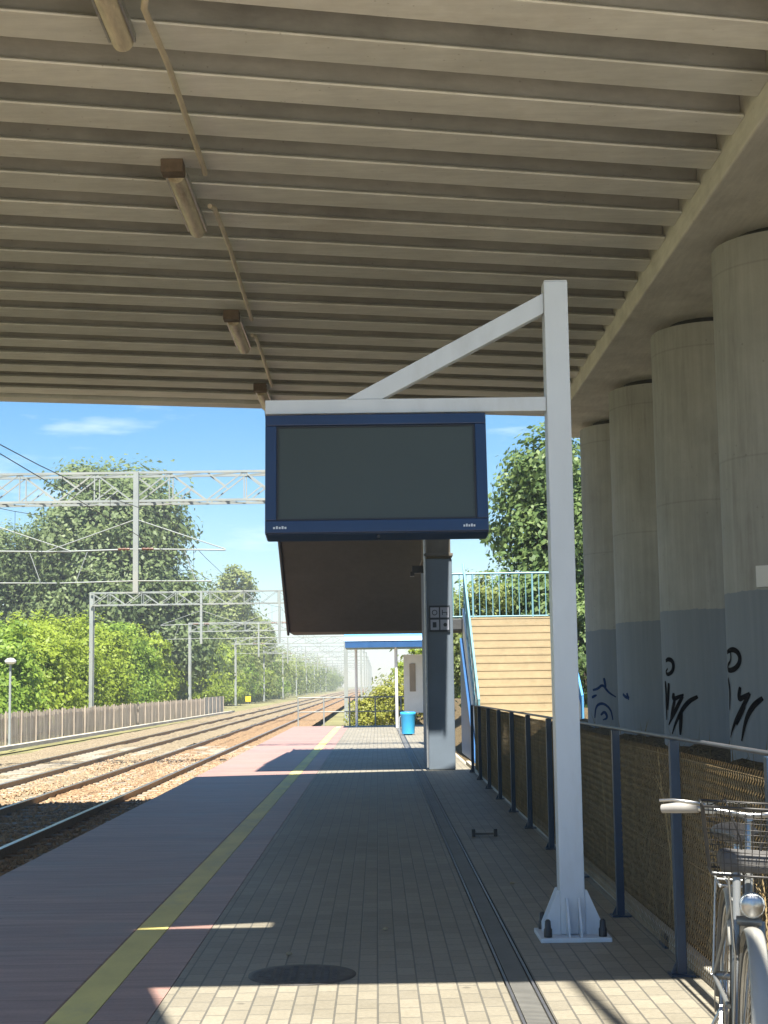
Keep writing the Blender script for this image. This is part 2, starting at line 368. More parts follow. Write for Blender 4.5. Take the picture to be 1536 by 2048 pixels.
pl = MB(); pl.box(-3.1, 1.8, -40, 59, -1.2, -.02); struct(pl, 'platform', M['kerb'])
e = MB(); e.box(-3.28, -1.625, -40, 59, -.20, 0); struct(e, 'platform_edge_paving', M['slab'], bevel=.012)
e = MB(); e.box(-1.415, -1.13, -40, 59, -.02, 0); struct(e, 'platform_slab_paving', M['slab'])
e = MB(); e.box(-1.62, -1.42, -40, 57, -.02, .001); struct(e, 'yellow_safety_line', M['yellow'])
e = MB(); e.box(-1.125, .655, -40, 59, -.02, 0); e.box(.825, 1.72, -40, 59, -.02, 0); struct(e, 'platform_block_paving', M['paver'])
e = MB(); e.box(1.725, 1.80, 3, 30, -.1, .07); struct(e, 'platform_kerb', M['kerb'], bevel=.008)

t = thing('drainage_channel', 'long narrow slotted drain channel let into grey block paving', 'drain')
e = MB(); e.box(.685, .795, -40, 59, -.02, -.002); e.build('grate', M['grate'], t)
for a, b in ((.664, .678), (.802, .816)):
    e = MB(); e.box(a, b, -40, 59, -.02, .002); e.build('channel_edge', M['rail_grey'], t)

bounce = MB(); bounce.box(1.81, 16, -40, 2.99, -.3, -.004); struct(bounce, 'bounce_slab', M['bounce_slab'])  # unseen slab added to bounce sunlight onto the underside of the bridge
# soil bank between the fence and the columns, running on beyond the stairs
xs = np.concatenate([np.linspace(1.8, 6, 26), np.linspace(6.6, 30, 14)]); ys = np.concatenate([np.linspace(3.0, 30, 70), np.linspace(32, 110, 30)])
X, Y = np.meshgrid(xs, ys)
Z = -.02 + .86 * np.clip((X - 1.86) / 1.5, 0, 1) + rng.normal(0, .02, X.shape) * np.clip((X - 1.9) * 4, 0, 1)
mb = MB(); n = len(xs)
mb.add(np.stack([X, Y, Z], -1).reshape(-1, 3).tolist(), [(j * n + i, j * n + i + 1, (j + 1) * n + i + 1, (j + 1) * n + i) for j in range(len(ys) - 1) for i in range(n - 1)], True)
struct(mb, 'soil_bank', M['soil'])

# ------------------------------------------------------------------ rails
RAILS = {'near': (-4.55, -6.05), 'far': (-7.60, -9.10)}
def rail_obj(x, parent):
    prof = [(-.07, 0), (.07, 0), (.07, .012), (.012, .03), (.009, .12), (.034, .13), (.036, .155)]
    prof2 = prof + [(-a, b) for a, b in prof[::-1][:-2]]
    zb = -.455
    mb = MB(); P = []
    for y in (-40, 900): P += [(x + a, y, zb + b) for a, b in prof2]
    n = len(prof2)
    mb.add(P, [(i, (i + 1) % n, n + (i + 1) % n, n + i)[::-1] for i in range(n)])
    r = mb.build('rail', M['rail'], parent)
    h = MB(); h.box(x - .034, x + .034, -40, 900, zb + .1555, zb + .162); h.build('rail_head', M['rail_top'], r)
for key, lab in (('near', 'rusty railway track beside the platform edge, in orange ballast'), ('far', 'second railway track beyond the orange ballast, in tan ballast')):
    t = thing('railway_track', lab, 'track', (0, 0, 0), 'railway tracks')
    xa, xb = RAILS[key]
    for x in (xa, xb): rail_obj(x, t)
    y = 14.2
    k = 0
    while k < 60:
        s = MB(); s.box(xb - .5, xa + .5, y, y + .24, -.52, -.402)
        s.build('sleeper', M['sleeper'], t, bevel=.015); y += .62; k += 1

# loose ballast stones along the visible near shoulder: uncountable gravel
mb = MB()
for i in range(7000):
    y = 15 + 30 * random.random() ** 1.4; x = random.choice((random.uniform(-4.4, -3.35), random.uniform(-5.95, -4.65), random.uniform(-7.5, -6.15)))
    r_ = random.uniform(.012, .028)
    c = Vector((x, y, -.408 + r_ * .3)); q = Matrix.Rotation(random.uniform(0, 6), 3, Vector((random.random(), random.random(), random.random() + .1)).normalized())
    P = [c + q @ Vector((dx * r_ * random.uniform(.7, 1.2), dy * r_ * random.uniform(.7, 1.2), dz * r_ * random.uniform(.6, 1))) for dz in (-1, 1) for dy in (-1, 1) for dx in (-1, 1)]
    mb.add(P, [(0, 2, 3, 1), (4, 5, 7, 6), (0, 1, 5, 4), (2, 6, 7, 3), (0, 4, 6, 2), (1, 3, 7, 5)])
tag(mb.build('ballast_gravel', M['stone']), 'loose rusty ballast stones between the rails beside the platform', 'gravel', kind='stuff')

# ------------------------------------------------------------------ road bridge
BR = thing('road_bridge', 'concrete road bridge of closely spaced beams crossing over the platform on round columns', 'bridge')
def skew(x, y0): return y0 + SKEW * x
ZB = 6.12; XL = -17.0; XR = 3.03
j0, j1 = -4, 15
for j in range(j0, j1 + 1):
    yf = 11.43 + .835 * j      # far lower edge of the beam at x = 0
    yn = yf - .43
    mb = MB(); P = []
    for x in (XL, XR):
        sec = ((yn + .008, ZB), (yf - .008, ZB), (yf, ZB + .012), (yf, ZB + .016), (yf - .05, ZB + .05), (yn + .05, ZB + .05), (yn + .002, ZB + .016), (yn, ZB + .008))
        for yy, zz in sec: P.append((x, skew(x, yy), zz))
    n = len(sec)
    mb.add(P, [tuple(range(n))[::-1], tuple(range(n, 2 * n))] + [(i, n + i, n + (i + 1) % n, (i + 1) % n)[::-1] for i in range(n)])
    bo = mb.build('beam', M['beam'], BR)
    mb = MB(); mb.prism([(XL, skew(XL, yn + .14)), (XR, skew(XR, yn + .14)), (XR, skew(XR, yf - .14)), (XL, skew(XL, yf - .14))], ZB + .051, ZB + .58); mb.build('shaded_web', M['deck'], bo)  # darker tone puts the shade between the beams into the colour
YF = 11.43 + .835 * 15 + .64     # far edge of the deck at x = 0
YN = 7.52
# far edge beam closes the bridge
mb = MB(); P = []
for x in (XL, XR):
    for yy, zz in ((YF - .40, ZB - .02), (YF, ZB - .02), (YF, ZB + .68), (YF - .40, ZB + .68)): P.append((x, skew(x, yy), zz))
mb.add(P, [(3, 2, 1, 0), (4, 5, 6, 7)] + [(i, 4 + i, 4 + (i + 1) % 4, (i + 1) % 4)[::-1] for i in range(4)])
mb.build('edge_beam', M['beam'], BR)
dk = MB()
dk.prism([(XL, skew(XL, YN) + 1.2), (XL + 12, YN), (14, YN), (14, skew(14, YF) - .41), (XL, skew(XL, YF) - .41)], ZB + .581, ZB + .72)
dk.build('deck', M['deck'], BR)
# unseen slabs added to cast the near shadow edges; the slot passes a sunlit sliver
caster = MB()
caster.box(XL, 14, 5.37, 7.05, ZB, ZB + .60); caster.box(XL, -1.83, 7.051, 7.519, ZB + .05, ZB + .60); caster.box(-.52, 14, 7.051, 7.519, ZB + .05, ZB + .60)
caster.prism([(-3.4, 1.5), (-.55, 1.5), (-.55, 3.3), (-1.08, 5.369), (-3.4, 5.369)], ZB + .05, ZB + .60)
caster.build('shadow_slabs', M['deck'], BR)
cp = MB()
cp.prism([(3.035, 6.0), (5.5, 6.0), (5.5, 26.9), (3.035, 26.2)], 5.9, ZB + .579)
cp.build('cap_beam', M['cap'], BR, bevel=.02)

CR = .72
COLS = [(4.03, 10.75), (4.077, 14.37), (4.135, 18.0), (4.174, 21.65), (4.187, 24.92)]
def ribbon(col, strokes, mat, w=.03):
    """painted strokes on a column: each a list of (angle from -Y towards -X in degrees, z)"""
    cx, cy = col; mb = MB(); rr = CR + .004
    for st in strokes:
        for _ in range(2):
            q_ = [st[0]]
            for (a0, z0), (a1, z1) in zip(st, st[1:]): q_ += [(a0 * .75 + a1 * .25, z0 * .75 + z1 * .25), (a0 * .25 + a1 * .75, z0 * .25 + z1 * .75)]
            st = q_ + [st[-1]]
        pts = []
        for i in range(len(st) - 1):
            (a0, z0), (a1, z1) = st[i], st[i + 1]
            m = max(2, int(abs(a1 - a0) / 3) + 2)
            for k in range(m): pts.append((a0 + (a1 - a0) * k / m, z0 + (z1 - z0) * k / m))
        pts.append(st[-1])
        P = []
        for i, (a, z) in enumerate(pts):
            a2, z2 = pts[min(i + 1, len(pts) - 1)]; a1, z1 = pts[max(i - 1, 0)]
            da = R(a2 - a1) * rr; dz = z2 - z1; l = math.hypot(da, dz) or 1
            na, nz = -dz / l, da / l
            wd = w * (.55 + .75 * math.sin(math.pi * min(1, .12 + i / len(pts))))
            for s in (-1, 1):
                aa = R(a) + s * na * wd / 2 / rr; zz = z + s * nz * wd / 2
                P.append((cx - rr * math.sin(aa), cy - rr * math.cos(aa), zz))
        mb.add(P, [(2 * i, 2 * i + 1, 2 * i + 3, 2 * i + 2) for i in range(len(pts) - 1)])
    return mb
def circ(a, z, ra, rz, n=16): return [(a + ra * math.cos(2 * math.pi * k / n), z + rz * math.sin(2 * math.pi * k / n)) for k in range(n + 1)]
GRAF = {1: [('graffiti', 'paint_black', [[(94.5, 1.853), (80.4, 1.882), (71.8, 1.856), (68.8, 1.794), (71.2, 1.729), (79.2, 1.684), (93.2, 1.681), (94.6, 1.729), (83.4, 1.769), (84.7, 1.874)], [(94.6, 1.61), (88.9, 1.496), (93.5, 1.306)], [(70.4, 1.524), (74.0, 1.394), (59.7, 1.468)], [(59.7, 1.468), (69.7, 1.311), (83.7, 1.158), (94.0, 1.046)], [(47.8, 1.422), (57.2, 1.349), (65.3, 1.219), (71.3, 1.023)], [(65.7, 1.357), (77.9, 1.17)]])], 2: [('graffiti', 'paint_black', [[(79.6, 1.823), (73.8, 1.845), (66.7, 1.826), (64.6, 1.761), (67.4, 1.691), (76.1, 1.657), (80.7, 1.693), (75.6, 1.734)], [(83.0, 1.587), (81.5, 1.422), (82.6, 1.128)], [(74.5, 1.563), (79.0, 1.246)], [(66.2, 1.446), (68.2, 1.364), (52.6, 1.428)], [(37.5, 1.404), (49.4, 1.336), (63.0, 1.133), (71.2, 0.968)], [(53.8, 1.411), (65.7, 1.219), (77.8, 1.071)], [(56.4, 1.249), (58.9, 0.96)], [(65.0, 1.365), (73.2, 1.131)]])], 3: [('graffiti', 'paint_blue', [[(73.3, 1.41), (64.8, 1.354), (60.1, 1.368)], [(64.5, 1.424), (61.2, 1.326)]])], 4: [('graffiti', 'paint_blue', [[(68.4, 1.453), (57.2, 1.469), (48.0, 1.548), (40.5, 1.419), (29.4, 1.338)], [(46.1, 1.645), (43.4, 1.492)], [(65.5, 1.0), (62.4, 1.194), (48.9, 1.251), (36.9, 1.147), (34.6, 0.972)], [(53.1, 1.05), (46.1, 1.115), (41.8, 1.003), (49.8, 0.971)], [(71.7, 1.331), (59.6, 1.372)]])]}
for i, (cx, cy) in enumerate(COLS):
    c = MB(); c.lathe([(CR, -.3), (CR, 5.785), (CR - .012, 5.80)], 72, (cx, cy, 0))
    co = c.build('column', M['column'], BR)
    c = MB(); c.lathe([(.50, 5.801), (.50, 5.899)], 24, (cx, cy, 0)); c.build('bearing', M['black'], co)
    for name, mat, strokes in GRAF.get(i, []):
        ribbon((cx, cy), strokes, M[mat], .045 if mat == 'paint_black' else .035).build('graffiti', M[mat], co)

t = thing('notice_plate', 'small pale plate fixed on the nearest column, cut by the right edge', 'sign', (COLS[1][0], COLS[1][1], 2.54))
b = MB(); b.box(-.10, .10, -CR - .03, -CR - .012, -.10, .10); b.build('plate', M['white'], t, bevel=.004)
b = MB(); b.box(-.04, .04, -CR - .0115, -CR + .03, -.04, .04); b.build('bracket', M['steel'], t)
t.rotation_euler = (0, 0, R(-40))
# ceiling lights and conduit
def ceiling_light(y0, y1, label):
    t = thing('ceiling_light', label, 'ceiling light', (-1.70, y0, ZB), 'fluorescent lights under the bridge')
    L_ = y1 - y0
    b = MB(); b.box(-.085, .085, .16, L_, -.085, -.045); b.box(-.03, .03, .4, .5, -.046, .0); b.box(-.03, .03, L_ - .45, L_ - .35, -.046, 0); b.build('housing', M['lamp_body'], t, bevel=.008)
    c = MB(); n = 10; P = []
    for yy in (.17, L_ - .01):
        for k in range(n + 1):
            a = math.pi * k / n; P.append((-.075 * math.cos(a), yy, -.085 - .075 * math.sin(a)))
    c.add(P, [(k, k + 1, n + 2 + k, n + 1 + k)[::-1] for k in range(n)], True); c.add(P[:n + 1], [tuple(range(n + 1))]); c.add(P[n + 1:], [tuple(range(n + 1))[::-1]])
    c.build('diffuser', M['lamp_cover'], t)
    k = MB(); k.box(-.105, .085, -.02, .15, -.12, -.002); k.build('end_box', M['rust_brown'], t, bevel=.006)
    for sx in (-1, 1):
        s = MB(); s.box(min(sx * .078, sx * .094), max(sx * .078, sx * .094), .2, L_ - .03, -.10, -.04); s.build('clip_rail', M['steel'], t)
for y0, y1, lab in ((8.35, 9.95, 'grubby fluorescent light cut off by the top edge, nearest under the bridge'),
                    (12.5, 14.3, 'fluorescent light with brown end box, second along the bridge ceiling'),
                    (17.75, 19.5, 'small looking fluorescent light, third along the bridge ceiling'),
                    (22.2, 23.9, 'farthest fluorescent light, at the far edge of the bridge above the display arm')):
    ceiling_light(y0, y1, lab)
for pts, lab in (([(-1.44, 9.25, 6.02), (-1.46, 9.34, 5.99), (-1.45, 10.4, 6.06), (-1.45, 12.6, 6.08), (-1.45, 12.72, 6.06)], 'tan conduit pipe between the nearest and second ceiling lights'),
                 ([(-1.50, 13.55, 6.04), (-1.47, 13.68, 6.06), (-1.46, 15, 6.08), (-1.49, 18.1, 6.08)], 'tan conduit pipe between the second and third ceiling lights'),
                 ([(-1.54, 18.75, 6.04), (-1.51, 18.9, 6.06), (-1.51, 20, 6.08), (-1.53, 22.2, 6.08)], 'tan conduit pipe between the third and farthest ceiling lights')):
    mb = MB(); mb.tube(pts, .024, 8); tag(mb.build('conduit_pipe', M['conduit']), lab, 'pipe', 'conduit pipes under the bridge')

# ------------------------------------------------------------------ display on its post
DY = 9.60
D = thing('information_display', 'dark blank information screen in navy casing hung from pale grey post and arm', 'display', (1.2, DY + .08, 0))
def dpart(mb, name, mat, bevel=0, parent=None):
    o = mb.build(name, mat, parent or D, bevel=bevel)
    if not parent: o.location = -Vector(D.location)
    return o
b = MB(); b.box(1.125, 1.281, DY, DY + .156, .03, 4.21); dpart(b, 'post', M['post'], .006)
b = MB(); b.box(1.128, 1.278, DY + .003, DY + .153, 4.2105, 4.217); dpart(b, 'post_cap', M['post'])
b = MB(); b.box(-.706, 1.124, DY + .02, DY + .136, 3.352, 3.445); dpart(b, 'arm', M['post'], .005)
b = MB()
pts = [(-.187, 3.446), (.055, 3.446), (1.124, 4.005), (1.124, 4.14)]
Mr = Matrix(((1, 0, 0, 0), (0, 0, -1, DY + .126), (0, 1, 0, 0), (0, 0, 0, 1)))
b.prism(pts, 0, .095, Mr); dpart(b, 'brace', M['post'], .004)
b = MB(); b.box(.985, 1.425, DY - .13, DY + .29, 0, .028); dpart(b, 'base_plate', M['post'], .004)
b = MB()
for x0, x1 in ((1.124, 1.02), (1.282, 1.386)):
    P = [(x0, .029), (x1, .029), (x1, .09), (x0 + (x1 - x0) * .12, .30), (x0, .30)]
    if x1 < x0: P = P[::-1]
    b.prism(P, -.006, .006, Matrix(((1, 0, 0, 0), (0, 0, -1, DY + .01), (0, 1, 0, 0), (0, 0, 0, 1))))
    b.prism(P, -.006, .006, Matrix(((1, 0, 0, 0), (0, 0, -1, DY + .146), (0, 1, 0, 0), (0, 0, 0, 1))))
for x in (1.165, 1.24):
    b.prism([(DY - .001, .029), (DY - .001, .25), (DY - .02, .25), (DY - .11, .08), (DY - .11, .029)], x - .006, x + .006, Matrix(((0, 0, 1, 0), (1, 0, 0, 0), (0, 1, 0, 0), (0, 0, 0, 1))))
dpart(b, 'gusset', M['post'])
for x, y in ((1.035, DY - .08), (1.375, DY - .08), (1.035, DY + .24), (1.375, DY + .24)):
    b = MB(); b.lathe([(.026, .029), (.026, .075), (.020, .085), (.018, .125), (.009, .135)], 12, (x, y, 0)); dpart(b, 'bolt_cap', M['black'])
# casing, tipped a little forward
ang = R(7); sc = bpy.data.objects.new('screen_casing', None)
Mt = Matrix.Translation((.01, DY + .02, 3.335)) @ Matrix.Rotation(-ang, 4, 'X')
def cbox(mb, *a): mb.box(*a, M=Mt)
c = MB()
W, H, Dp = .715, .79, .20
cbox(c, -W, W, -.02, Dp, -H, 0); co = dpart(c, 'screen_casing', M['navy'], .012)
c = MB()
for x0, x1, z0, z1 in ((-W + .004, W - .004, -.075, -.004), (-W + .004, W - .004, -H + .004, -H + .085), (-W + .004, -W + .075, -H + .086, -.076), (W - .075, W - .004, -H + .086, -.076)):
    cbox(c, x0, x1, -.048, -.0205, z0, z1)
c.build('bezel', M['navy'], co, bevel=.006)
c = MB(); cbox(c, -W + .076, W - .076, -.026, -.0205, -H + .087, -.077); c.build('glass', M['glass'], co)
c = MB()
for x0, x1, z0, z1 in ((-W + .0755, W - .0755, -.088, -.0775), (-W + .0755, W - .0755, -H + .0875, -H + .098), (-W + .0755, -W + .088, -H + .099, -.089), (W - .088, W - .0755, -H + .099, -.089)):
    cbox(c, x0, x1, -.034, -.0265, z0, z1)
c.build('gasket', M['black'], co)
for x0, x1 in ((-.66, -.57), (.55, .63)):
    c = MB()
    for k in range(5): cbox(c, x0 + (x1 - x0) * k / 5, x0 + (x1 - x0) * (k + .7) / 5, -.0495, -.0481, -H + .03, -H + (.048 if k % 2 else .043))
    c.build('maker_plate', M['post'], co)
for x in (-.45, .02, .48):
    c = MB(); cbox(c, x - .025, x + .025, .05, .12, .001, .022); c.build('hanger', M['navy'], co)
c = MB(); cbox(c, 0, .02, .02, .05, -H - .02, -H - .001); c.build('lock', M['black'], co)

# ------------------------------------------------------------------ fence beside the platform
F = thing('mesh_fence', 'low fence of rusty chain link between dark blue posts along the platform', 'fence', (1.65, 8.4, 0))
FX = lambda y: 1.635 + .0030 * (y - 8)
FZ = lambda y: 1.29 - .0042 * (y - 6)
PY = [4.2 + 2.1 * k for k in range(12)]
off = -Vector(F.location)
for y in PY:
    x = FX(y); b = MB(); b.box(x - .026, x + .026, y - .026, y + .026, -.01, FZ(y) - .01); o = b.build('fence_post', M['fence_blue'], F, off, .004)
    c = MB(); c.box(x - .065, x + .065, y - .065, y + .065, .001, .012); c.prism([(x - .03, .012), (x - .06, .012), (x - .03, .07)][::-1], -.005, .005, Matrix(((1, 0, 0, 0), (0, 0, -1, y), (0, 1, 0, 0), (0, 0, 0, 1))))
    c.build('foot', M['fence_blue'], o)
b = MB(); b.tube([(FX(y) + .004, y, FZ(y)) for y in (3.0, 27.4)], .011, 10); b.build('top_rail', M['rail_grey'], F, off)
b = MB(); b.box(1.70, 1.76, 9.22, 9.40, 0, .02); b.box(1.70, 1.71, 9.22, 9.34, .02, .09); b.box(1.71, 1.76, 9.24, 9.25, .02, .07); b.build('bracket', M['fence_blue'], F, off)
# chain link: woven zig-zag wires
p = .048; h = p / 2; nz = int(1.17 / h)
V = []; Fs = []; rw = .0028; nw = int((27.2 - 3.1) / p)
for w in range(nw):
    y0 = 3.1 + w * p; base = len(V)
    for k in range(nz + 1):
        z = .05 + k * h; y = y0 + (h if k % 2 else -h) * 1.02; x = FX(y) + .034 + (.002 if k % 2 else -.002)
        y += .004 * math.sin(z * 5 + w * .3)
        x += .012 * math.sin(y * 1.7) * math.sin(z * 2.4)
        for q in range(3):
            a = 2.094 * q; V.append((x + rw * math.cos(a), y + rw * math.sin(a), z))
    for k in range(nz):
        for q in range(3):
            a0 = base + k * 3 + q; a1 = base + k * 3 + (q + 1) % 3; Fs.append((a0, a1, a1 + 3, a0 + 3))
b = MB(); b.add(V, Fs, True); b.build('chain_link', M['mesh'], F, off)
for z in (.08, .62, 1.17):
    b = MB(); b.tube([(FX(y) + .034, y, z) for y in (3.1, 27.2)], .0022, 4); b.build('tension_wire', M['mesh'], F, off)

# dry stalks behind the fence
for x, y, dx, hh in ((1.86, 9.7, -.06, 1.16), (1.84, 11.8, .01, 1.1), (1.90, 8.9, .03, .7), (1.93, 13.0, -.02, 1.0), (1.88, 7.6, .04, .75), (1.95, 10.4, .05, .85)):
    b = MB(); pts = [(x + dx * k / 5 + .012 * math.sin(k), y + .02 * math.sin(k * 1.7), hh * k / 5) for k in range(6)]
    b.tube(pts, [.007, .0065, .006, .005, .004, .003], 6)
    for q in range(5):
        a = random.uniform(0, 6.28); z = hh * random.uniform(.5, .98); i = min(4, int(z / hh * 5)); p0 = Vector(pts[i]).lerp(Vector(pts[i + 1]), z / hh * 5 - i)
        b.tube([p0, p0 + Vector((math.cos(a) * .06, math.sin(a) * .06, .09))], .002, 4)
    tag(b.build('dry_stalk', M['straw']), {1.86: 'long leaning dry stalk behind the chain link, middle of the fence', 1.84: 'straight dry stalk close behind the display post'}.get(x, 'short dry weed stalk behind the rusty chain link fence'), 'dry stalk', 'dry stalks behind the fence')

# dry grass tufts on the bank
V = []; Fs = []
for i in range(2200):
    x = 1.86 + abs(random.gauss(0, .7)); y = random.uniform(3.5, 28); z = -.02 + .86 * min(1, max(0, (x - 1.86) / 1.5))
    hh = random.uniform(.08, .34); a = random.uniform(0, 6.28); w = .006; l = random.uniform(.02, .14); b0 = random.uniform(0, 6.28)
    n0 = len(V)
    V += [(x - w * math.cos(a), y - w * math.sin(a), z), (x + w * math.cos(a), y + w * math.sin(a), z), (x + l * math.cos(b0), y + l * math.sin(b0), z + hh)]; Fs.append((n0, n0 + 1, n0 + 2))
b = MB(); b.add(V, Fs); tag(b.build('dry_grass', M['dead_grass']), 'sparse dry grass on the soil bank behind the fence', 'grass', kind='stuff')

# ------------------------------------------------------------------ small things on the paving
t = thing('manhole_cover', 'round dark iron manhole cover set in the block paving', 'manhole cover', (-.44, 8.57, 0))
b = MB(); b.lathe([(.30, .0005), (.30, .005), (.27, .006)], 48); b.build('frame', M['iron'], t)
b = MB(); b.lathe([(.262, .001), (.262, .007)], 48)
for i in range(-5, 6):
    for j in range(-5, 6):
        if math.hypot(i, j) < 5.2: b.box(i * .045 - .014, i * .045 + .014, j * .045 - .014, j * .045 + .014, .0068, .0105)
b.build('lid', M['iron'], t)
t = thing('floor_bracket', 'low metal bracket with two dark feet standing on the paving', 'bracket', (1.10, 16.0, 0))
for sx in (-1, 1):
    b = MB(); b.box(sx * .115 - .018, sx * .115 + .018, -.03, .03, 0, .075); b.build('foot', M['black'], t, bevel=.004)
b = MB(); b.box(-.095, .095, -.012, .012, .015, .035); b.build('crossbar', M['iron'], t)
b = MB(); b.tube([(0, 0, 0.012), (.03, .012, .013), (.075, .01, .012)], .006, 6); b.build
for i, (x, y) in enumerate(((.03, 10.05), (-.55, 9.2), (1.05, 12.2))):
    b = MB(); b.lathe([(.001, .001), (.016, .004), (.02, .010), (.012, .018), (.001, .021)], 9, (x, y, 0))
    tag(b.build('pebble', M['step']), ('small pale pebble in the middle of the shaded paving', 'small pebble left of the manhole cover', 'small pebble beyond the display post base')[i], 'pebble', 'pebbles on the paving')

# slim mast behind the viewer whose shadow reaches the paving
t = thing('lamp_post', 'tall slim lamp post whose narrow shadow crosses the sunlit paving', 'lamp post', (1.36, 3.7, 0))
b = MB(); b.lathe([(.10, 0), (.10, .5), (.05, .55), (.042, 10)], 16); b.build('pole', M['steel'], t)
b = MB(); b.bar((0, 0, 9.9), (1.2, 0, 10.15), .06, .06); b.box(1.0, 1.6, -.1, .1, 10.1, 10.2); b.build('lamp_head', M['steel'], t)

# ------------------------------------------------------------------ staircase
ST = thing('staircase', 'concrete staircase with tan steps, blue railings and dark upper flight up to the bridge', 'staircase', (2.9, 32, 0))
so = -Vector(ST.location)
def sp(mb, name, mat, bevel=0, parent=None):
    return mb.build(name, mat, parent or ST, None if parent else so, bevel)
ns = 18; rise = 3.07 / ns; run = .25; y0 = 34.5 - ns * run
b = MB()
for i in range(ns):
    b.box(2.06, 4.02, y0 + i * run, y0 + (i + 1) * run + .004, max(0, (i - 1.5) * rise), (i + 1) * rise)
    b.box(2.055, 4.025, y0 + i * run - .008, y0 + i * run + .05, (i + 1) * rise - .03, (i + 1) * rise + .003)
sp(b, 'steps', M['step'])
for x0, x1 in ((1.97, 2.054), (4.026, 4.11)):
    b = MB(); P = [(y0 - .15, -.3), (34.5, 2.6), (34.5, 3.30), (y0 - .15, .24)]
    b.prism(P, x0, x1, Matrix(((0, 0, 1, 0), (1, 0, 0, 0), (0, 1, 0, 0), (0, 0, 0, 1)))); sp(b, 'stringer', M['white'], .005)
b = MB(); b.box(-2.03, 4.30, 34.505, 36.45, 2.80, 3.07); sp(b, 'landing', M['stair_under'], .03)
# upper flight comes back towards the viewer, rising to the bridge
ut = math.tan(R(31)); yb = 34.5; yt = 26.3; ztop = 2.80 + (yb - yt) * ut
b = MB(); Mx = Matrix(((0, 0, 1, 0), (1, 0, 0, 0), (0, 1, 0, 0), (0, 0, 0, 1)))
P = [(yb, 2.80), (yb, 3.07), (yt + .2, ztop + .25), (24.78, ztop + .25), (24.78, ztop), (yt, ztop)]
P = P[::-1]
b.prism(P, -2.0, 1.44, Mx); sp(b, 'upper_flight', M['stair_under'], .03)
for x0, x1 in ((-2.06, -2.001), (1.441, 1.50)):
    b = MB(); P = [(yb + .03, 2.72), (yb + .03, 3.3), (yt + .2, ztop + .5), (24.78, ztop + .5), (24.78, ztop - .06), (yt, ztop - .06)]
    b.prism(P[::-1], x0, x1, Mx); sp(b, 'edge_plate', M['sign_frame'], .02)
b = MB()
for i in range(27):
    yy = yb - i * .30; zz = 3.07 + i * .30 * ut; b.box(-1.99, 1.43, yy - .30, yy, zz - .02, zz + .18)
sp(b, 'upper_steps', M['step'])
# wall-like pier carrying the flight
b = MB(); b.box(.935, 1.43, 28.15, 31.2, 0, 3.93); pr = sp(b, 'pier', M['pier'], .02)
b = MB(); b.box(.955, 1.41, 28.17, 31.18, 3.931, 4.75); b.box(.90, 1.45, 28.1, 31.2, 3.97, 4.03); sp(b, 'pier_head', M['pier_top'], .01)
b = MB(); b.prism([(28.17, 4.751), (31.18, 4.751), (31.18, 4.78), (28.17, 6.58)], .96, 1.40, Mx); sp(b, 'pier_neck', M['pier_top'])
b = MB(); b.tube([(.915, 28.12, .05), (.915, 28.12, 4.4)], .02, 8); sp(b, 'downpipe', M['steel'])
b = MB(); b.box(.70, .93, 28.9, 29.05, 3.72, 3.86); b.box(.66, .74, 28.85, 29.1, 3.66, 3.74); sp(b, 'loudspeaker', M['black'])
# railings
def railing(p0, p1, hgt, sp_, mat, name, lower=.12):
    p0, p1 = Vector(p0), Vector(p1); n_ = max(1, int((p1 - p0).length / sp_))
    b = MB(); up_ = Vector((0, 0, 1))
    b.tube([p0 + up_ * hgt, p1 + up_ * hgt], .026, 8); b.tube([p0 + up_ * lower, p1 + up_ * lower], .018, 6)
    for k in range(n_ + 1):
        q = p0.lerp(p1, k / n_); r_ = .024 if k % 9 == 0 else .011
        b.tube([q + up_ * (0 if k % 9 == 0 else lower), q + up_ * hgt], r_, 6)
    return sp(b, name, mat)
railing((-2.0, 36.38, 3.07), (4.27, 36.38, 3.07), 1.16, .158, M['teal'], 'landing_railing')
railing((4.22, 34.6, 3.07), (4.22, 36.3, 3.07), 1.16, .158, M['blue'], 'landing_railing')
railing((4.07, y0, .25), (4.07, 34.45, 3.32), 1.05, .14, M['blue'], 'stair_railing')
railing((2.01, y0, .25), (2.01, 34.45, 3.32), 1.0, .45, M['teal'], 'stair_railing')
b = MB(); P = [(y0 - .1, -.05), (34.5, -.05), (34.5, 2.62), (y0 - .1, -.03)]
b.prism(P, 1.90, 1.968, Mx); sp(b, 'side_wall', M['deep_blue'])
for x, m_ in ((4.045, 'blue'),):
    b = MB(); P = [(y0 + .1, .45), (34.4, 3.45), (34.4, 4.12), (y0 + .1, 1.12)]
    b.prism(P, x - .006, x + .006, Mx); sp(b, 'railing_panel', M[m_])
railing((1.47, yb, 3.3), (1.47, yt + .3, ztop + .4), 1.0, .16, M['blue'], 'upper_railing')
railing((-2.03, yb, 3.3), (-2.03, yt + .3, ztop + .4), 1.0, .16, M['blue'], 'upper_railing')
